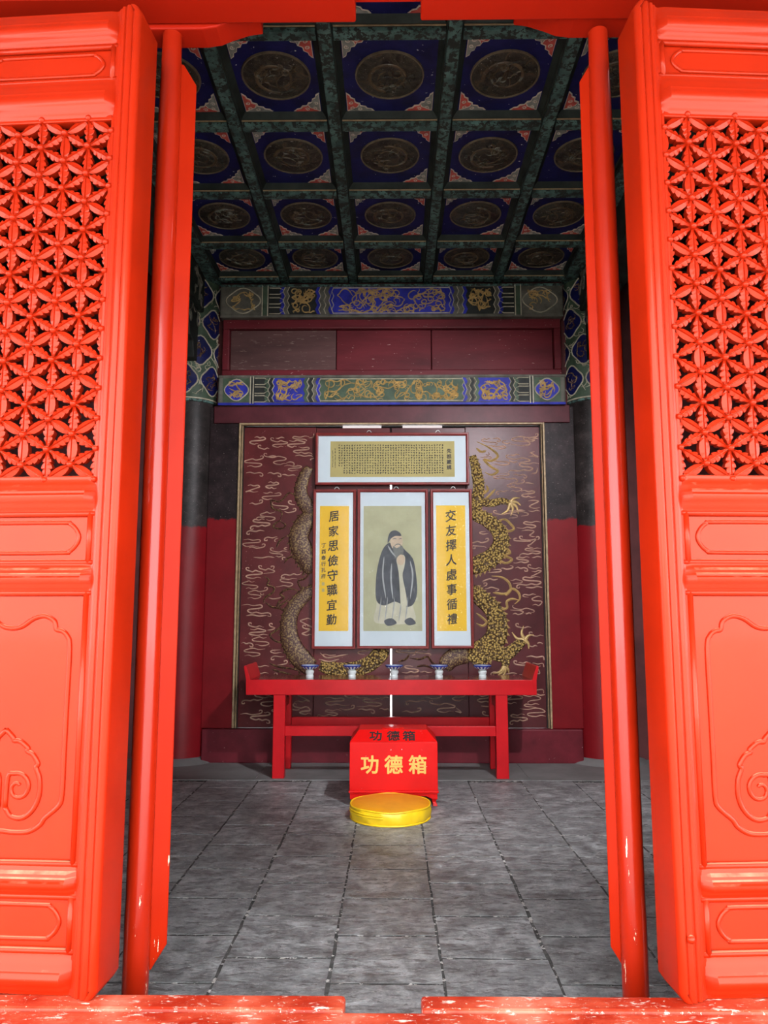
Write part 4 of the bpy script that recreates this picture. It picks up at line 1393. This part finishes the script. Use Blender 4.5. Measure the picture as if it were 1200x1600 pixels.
for pts in ([(600, 870), (598, 900), (603, 935)], [(612, 880), (611, 905), (614, 936)], [(641, 876), (645, 900), (641, 936)], [(606, 852), (612, 862), (620, 871)]):
    stroke('painted_fold', 'robe_line', pts, 0.016, 4)
paint('painted_face', 'skin', [(611, 838), (616, 834), (625, 835), (629, 842), (628, 853), (622, 859), (614, 857), (610, 848)], 4)
paint('painted_beard', 'beard', [(614, 853), (620, 856), (628, 852), (631, 862), (627, 872), (621, 875), (616, 868)], 5)
paint('painted_cap', 'robe', [(606, 841), (609, 832), (616, 828), (624, 831), (627, 837), (618, 837), (611, 841), (606, 848)], 5)
stroke('painted_brow', 'beard', [(613, 842), (617, 841), (620, 842)], 0.008, 6)
stroke('painted_brow', 'beard', [(623, 842), (626, 841), (628, 842)], 0.008, 6)
stroke('painted_moustache', 'beard', [(616, 853), (620, 850), (624, 850), (627, 853)], 0.010, 6)

# ---- altar table
TY0, TY1 = 7.24, 7.80
TZ = 0.888
t = tag(base('altar_table', (0, (TY0 + TY1) / 2, 0)), 'long red altar table with upturned ends in front of the dragon screen', 'table')
top = bx('table_top', 'table_top', -1.345, 1.33, TY0 + 0.015, TY1, TZ - 0.04, TZ, t, bev=0.003)
bx('apron', 'table', -1.345, 1.33, TY0, TY0 + 0.03, TZ - 0.137, TZ + 0.001, t, bev=0.004)
bx('apron', 'table', -1.30, 1.29, TY1 - 0.03, TY1 - 0.002, TZ - 0.137, TZ - 0.04, t, bev=0.004)
for s, xe in ((-1, -1.345), (1, 1.33)):
    o = xe + s * 0.028
    # flared end board rising past the top
    pr = [(xe - s * 0.018, TZ - 0.137), (xe + s * 0.004, TZ - 0.137), (xe + s * 0.006, TZ + 0.0), (o, TZ + 0.11), (o - s * 0.002, TZ + 0.128), (o - s * 0.022, TZ + 0.126), (xe - s * 0.03, TZ + 0.02), (xe - s * 0.035, TZ)]
    MB().prism(pr, lambda a, b, d: (a, d, b), TY0 - 0.001, TY1).build('upturned_end', 'table', t, bev=0.004)
for xa, xb in ((-1.095, -0.985), (0.955, 1.067)):
    for ya, yb in ((TY0 + 0.012, TY0 + 0.10), (TY1 - 0.10, TY1 - 0.015)):
        bx('leg', 'table', xa, xb, ya, yb, 0, TZ - 0.04, t, bev=0.006)
bx('stretcher', 'table', -0.985, 0.955, TY0 + 0.025, TY0 + 0.075, 0.378, 0.468, t, bev=0.005)
bx('stretcher', 'table', -0.985, 0.955, TY1 - 0.08, TY1 - 0.03, 0.40, 0.49, t, bev=0.005)
for xa, xb in ((-1.075, -1.005), (0.975, 1.047)):
    bx('side_stretcher', 'table', xa, xb, TY0 + 0.10, TY1 - 0.10, 0.62, 0.70, t, bev=0.005)

# ---- five porcelain stem dishes
CUP = [(0.0, 0.0), (0.036, 0.0), (0.038, 0.004), (0.037, 0.022), (0.033, 0.026), (0.034, 0.034), (0.041, 0.046), (0.042, 0.062), (0.033, 0.071), (0.030, 0.074), (0.045, 0.080), (0.070, 0.092), (0.084, 0.106), (0.088, 0.116), (0.087, 0.118), (0.082, 0.112), (0.066, 0.099), (0.0, 0.094)]


def cup_blue():
    m, nt, p = _nodes('cobalt_petal_band')
    v = coords(nt)
    sp = nt.nodes.new('ShaderNodeSeparateXYZ')
    nt.links.new(v, sp.inputs[0])
    an = math_n(nt, 'ARCTAN2', sp.outputs['Y'], sp.outputs['X'])
    wv = math_n(nt, 'SINE', math_n(nt, 'MULTIPLY', an, 14.0))
    c = ramp(nt, math_n(nt, 'ADD', math_n(nt, 'MULTIPLY', wv, 0.5), 0.5), [(0.50, (0.70, 0.77, 0.80)), (0.62, (0.03, 0.05, 0.30))])
    nt.links.new(c, p.inputs['Base Color'])
    p.inputs['Roughness'].default_value = 0.15
    return m


M['cobalt'] = cup_blue()
M['cobalt_rim'] = mat('cobalt_rim', (0.03, 0.05, 0.26), 0.15, 0.2, 30, 0)
spots = [484, 550, 616, 686, 754]
cups = []
for k, xp in enumerate(spots):
    X = at(xp, 1056.5, 7.5).x
    if k == 0:
        r = empty('porcelain_dish', (X, 7.5, TZ))
        d = MB().lathe(CUP, n=32).build('dish', 'porcelain', r, smooth=True)
        MB().lathe([(0.046, 0.0795), (0.0712, 0.0915), (0.0856, 0.1055)], n=48).build('petal_band', 'cobalt', d, smooth='all')
        MB().lathe([(0.0845, 0.1055), (0.0890, 0.1160), (0.0876, 0.1192), (0.0830, 0.1130)], n=32).build('blue_rim', 'cobalt_rim', d, smooth='all')
        cups.append(r)
    else:
        r = cups[0].copy()
        COL.objects.link(r)
        for ch in cups[0].children:
            c = ch.copy()
            COL.objects.link(c)
            c.parent = r
            for g2 in ch.children:
                e2 = g2.copy()
                COL.objects.link(e2)
                e2.parent = c
        r.location = (X, 7.5, TZ)
        r.rotation_euler = (0, 0, k * 0.7)
        cups.append(r)
for r, lb in zip(cups, ('blue and white stem dish on the table, below the signed yellow scroll', 'blue and white stem dish between the signed scroll and the painting', 'blue and white stem dish in front of the bright screen seam',
                        'blue and white stem dish below the gap between painting and gold-flecked scroll', 'blue and white stem dish before the bright gilded dragon')):
    tag(r, lb, 'dish', 'porcelain stem dishes on the altar table')

# ---- donation box
t = tag(base('donation_box', (0.012, 6.49, 0)), 'red donation box with gold characters on its front, behind the yellow cushion', 'box')
bx0, bx1, by0, by1 = -0.335, 0.361, 6.265, 6.72
body_ = bx('body', 'box', bx0, bx1, by0, by1, 0.116, 0.487, t, bev=0.006)
lz = at(600, 1140, 6.365).z
lid = MB().hexa([(bx0, by0, 0.487), (bx1, by0, 0.487), (bx1, by1, 0.487), (bx0, by1, 0.487)],
                [(bx0 + 0.068, by0 + 0.10, lz), (bx1 - 0.075, by0 + 0.10, lz), (bx1 - 0.075, by1 - 0.06, lz), (bx0 + 0.068, by1 - 0.06, lz)]).build('sloping_lid', 'box', t, bev=0.005)
MB().lathe([(0.0, 0.008), (0.085, 0.008), (0.095, 0.003), (0.095, 0.0)], (0.005, 6.47, lz), 28).build('lid_disc', 'box', lid, smooth=True)
bx('base_moulding', 'box', bx0 - 0.006, bx1 + 0.006, by0 - 0.008, by1 + 0.006, 0.100, 0.118, t, bev=0.004)
sk = [(bx0 + 0.004, 0.10), (bx0 + 0.004, 0.05), (bx0 + 0.05, 0.055), (bx0 + 0.09, 0.075), (bx1 - 0.09, 0.075), (bx1 - 0.05, 0.055), (bx1 - 0.004, 0.05), (bx1 - 0.004, 0.10)]
MB().prism(sk, lambda a, b, d: (a, d, b), by0 + 0.004, by0 + 0.024).build('skirt', 'box', t, bev=0.003)
MB().prism(sk, lambda a, b, d: (a, d, b), by1 - 0.024, by1 - 0.004).build('skirt', 'box', t, bev=0.003)
for xs_, sx in ((bx0, 1), (bx1, -1)):
    for ys_, sy in ((by0, 1), (by1, -1)):
        cx, cy = xs_ + sx * 0.028, ys_ + sy * 0.028
        vs, fs = [], []
        for z, hw, off in ((0.10, 0.026, 0.0), (0.06, 0.022, 0.001), (0.03, 0.013, 0.003), (0.016, 0.016, -0.004), (0.0, 0.018, -0.006)):
            ox, oy = cx + sx * off, cy + sy * off
            vs += [(ox - hw, oy - hw, z), (ox + hw, oy - hw, z), (ox + hw, oy + hw, z), (ox - hw, oy + hw, z)]
        for q in range(4):
            fs += [(q * 4 + i, q * 4 + (i + 1) % 4, q * 4 + 4 + (i + 1) % 4, q * 4 + 4 + i) for i in range(4)]
        fs += [(0, 1, 2, 3), (16, 17, 18, 19)]
        MB().add(vs, fs).build('leg', 'box', t, bev=0.003)
sl = math.atan2(lz - 0.487, 0.10)
for k, ch in enumerate('功德箱'):
    p = at((577.5, 615, 652.5)[k], 1194.5, 6.265)
    text_part('gold_character', ch, 0.148, (p.x, 6.2635, p.z), 'box_gold', body_, 0.0012, 0.0035)
    p = at((587, 614.5, 639)[k], 1151, 6.315)
    f = 0.50
    text_part('black_character', ch, 0.105, (p.x, by0 + 0.10 * f - 0.002 * math.sin(sl), 0.487 + (lz - 0.487) * f + 0.002 * math.cos(sl)), 'ink', lid, 0.0012, 0.002, rot=(sl, 0, 0))

# ---- kneeling cushion
t = tag(base('kneeling_cushion', (-0.012, 5.955, 0)), 'round yellow satin kneeling cushion on the stone floor', 'cushion')
ccx, ccy, cr = -0.012, 5.955, 0.300
side = MB()
n = 96
prof = [(0.96, 0.0), (0.985, 0.012), (1.0, 0.035), (1.005, 0.06), (0.995, 0.088), (0.975, 0.100)]
vs, fs = [], []
rr = random.Random(4)
rip = [rr.uniform(-0.004, 0.004) for _ in range(n)]
for i in range(n):
    a = 2 * PI * i / n
    for q, (f, z) in enumerate(prof):
        r = cr * f + rip[i] * (1 if 0 < q < 5 else 0.3) + 0.003 * math.sin(9 * a + q)
        vs.append((ccx + r * math.cos(a), ccy + r * math.sin(a), z + 0.003 * math.sin(5 * a) * (1 if q > 3 else 0)))
k = len(prof)
for i in range(n):
    j = (i + 1) % n
    fs += [(i * k + q, j * k + q, j * k + q + 1, i * k + q + 1) for q in range(k - 1)]
fs.append(tuple(i * k for i in range(n))[::-1])
side.add(vs, fs)
side.build('side_band', 'cushion_pipe', t, smooth='all')
topm = MB()
rings = [(0.0, 0.118), (0.25, 0.118), (0.5, 0.116), (0.75, 0.112), (0.90, 0.107), (0.975, 0.100)]
topm.lathe([(cr * f, z) for f, z in rings], (ccx, ccy, 0), 64)
topm.build('top_cover', 'cushion', t, smooth='all')
for z, nm in ((0.098, 'top_piping'), (0.004, 'bottom_piping')):
    MB().tube([(ccx + cr * 0.985 * math.cos(2 * PI * i / 72), ccy + cr * 0.985 * math.sin(2 * PI * i / 72), z + (0.003 * math.sin(10 * PI * i / 72) if z > .05 else 0.002)) for i in range(72)], 0.0065, 8, True, up=(0, 0, 1)).build(nm, 'cushion_pipe', t, smooth='all')
zp = MB()
for dz in (0.058, 0.074):
    zp.tube([(ccx + cr * 1.008 * math.cos(a), ccy + cr * 1.008 * math.sin(a), dz) for a in [PI + 0.15 + (1.25) * i / 24 for i in range(25)]], 0.006, 6, up=(0, 0, 1))
zp.build('zip_flap', 'cushion_pipe', t, smooth='all')

# ---- lamp fixed inside the front wall, above the lintel, aimed at the altar
lp = Vector((1.50, 3.16, 4.27))
aim = (Vector((-0.1, 7.6, 1.3)) - lp).normalized()
rotq = aim.to_track_quat('-Z', 'Y')
t = tag(base('spot_lamp', (1.50, 2.94, 4.27)), 'grey spot lamp fixed inside the front wall above the lintel, aimed at the altar', 'lamp')
M['lamp_grey'] = mat('lamp_housing', (0.12, 0.12, 0.125), 0.4, 0.1, 8, 0.02, 30)
hm, hnt, hp = _nodes('lamp_lens')
hp.inputs['Base Color'].default_value = (0.9, 0.9, 0.95, 1)
hp.inputs['Emission Color'].default_value = (0.95, 0.95, 1.0, 1)
hp.inputs['Emission Strength'].default_value = 30.0
hn = noise(hnt, coords(hnt), 30, 2)
hnt.links.new(math_n(hnt, 'ADD', math_n(hnt, 'MULTIPLY', hn, 0.1), 0.2), hp.inputs['Roughness'])
M['lamp_lens'] = hm
bx('wall_plate', 'lamp_grey', 1.45, 1.55, 2.941, 2.955, 4.20, 4.34, t, bev=0.003)
MB().tube([(1.50, 2.95, 4.27), (1.50, 3.03, 4.27), (1.50, 3.07, 4.275)], 0.014, 10, up=(1, 0, 0)).build('bracket_arm', 'lamp_grey', t, smooth='all')
hs = MB().lathe([(0.0, 0.10), (0.045, 0.10), (0.055, 0.08), (0.075, 0.0), (0.078, -0.01), (0.070, -0.01), (0.066, 0.0), (0.0, 0.004)], n=28).build('housing', 'lamp_grey', t, smooth=True)
hs.location = lp
hs.rotation_euler = rotq.to_euler()
ln = MB().lathe([(0.0, -0.004), (0.064, -0.004), (0.064, -0.001)], n=28).build('lens', 'lamp_lens', t)
ln.location = lp
ln.rotation_euler = rotq.to_euler()
sl_ = bpy.data.lights.new('spot_lamp_light', 'SPOT')
sl_.energy = 470
sl_.spot_size = math.radians(85)
sl_.spot_blend = 0.6
sl_.shadow_soft_size = 0.05
sl_.color = (0.97, 0.95, 1.0)
so = bpy.data.objects.new('spot_lamp_light', sl_)
COL.objects.link(so)
so.parent = t
so.matrix_parent_inverse = Matrix.Translation(-t.location)
so.location = lp + aim * 0.03
so.rotation_euler = rotq.to_euler()
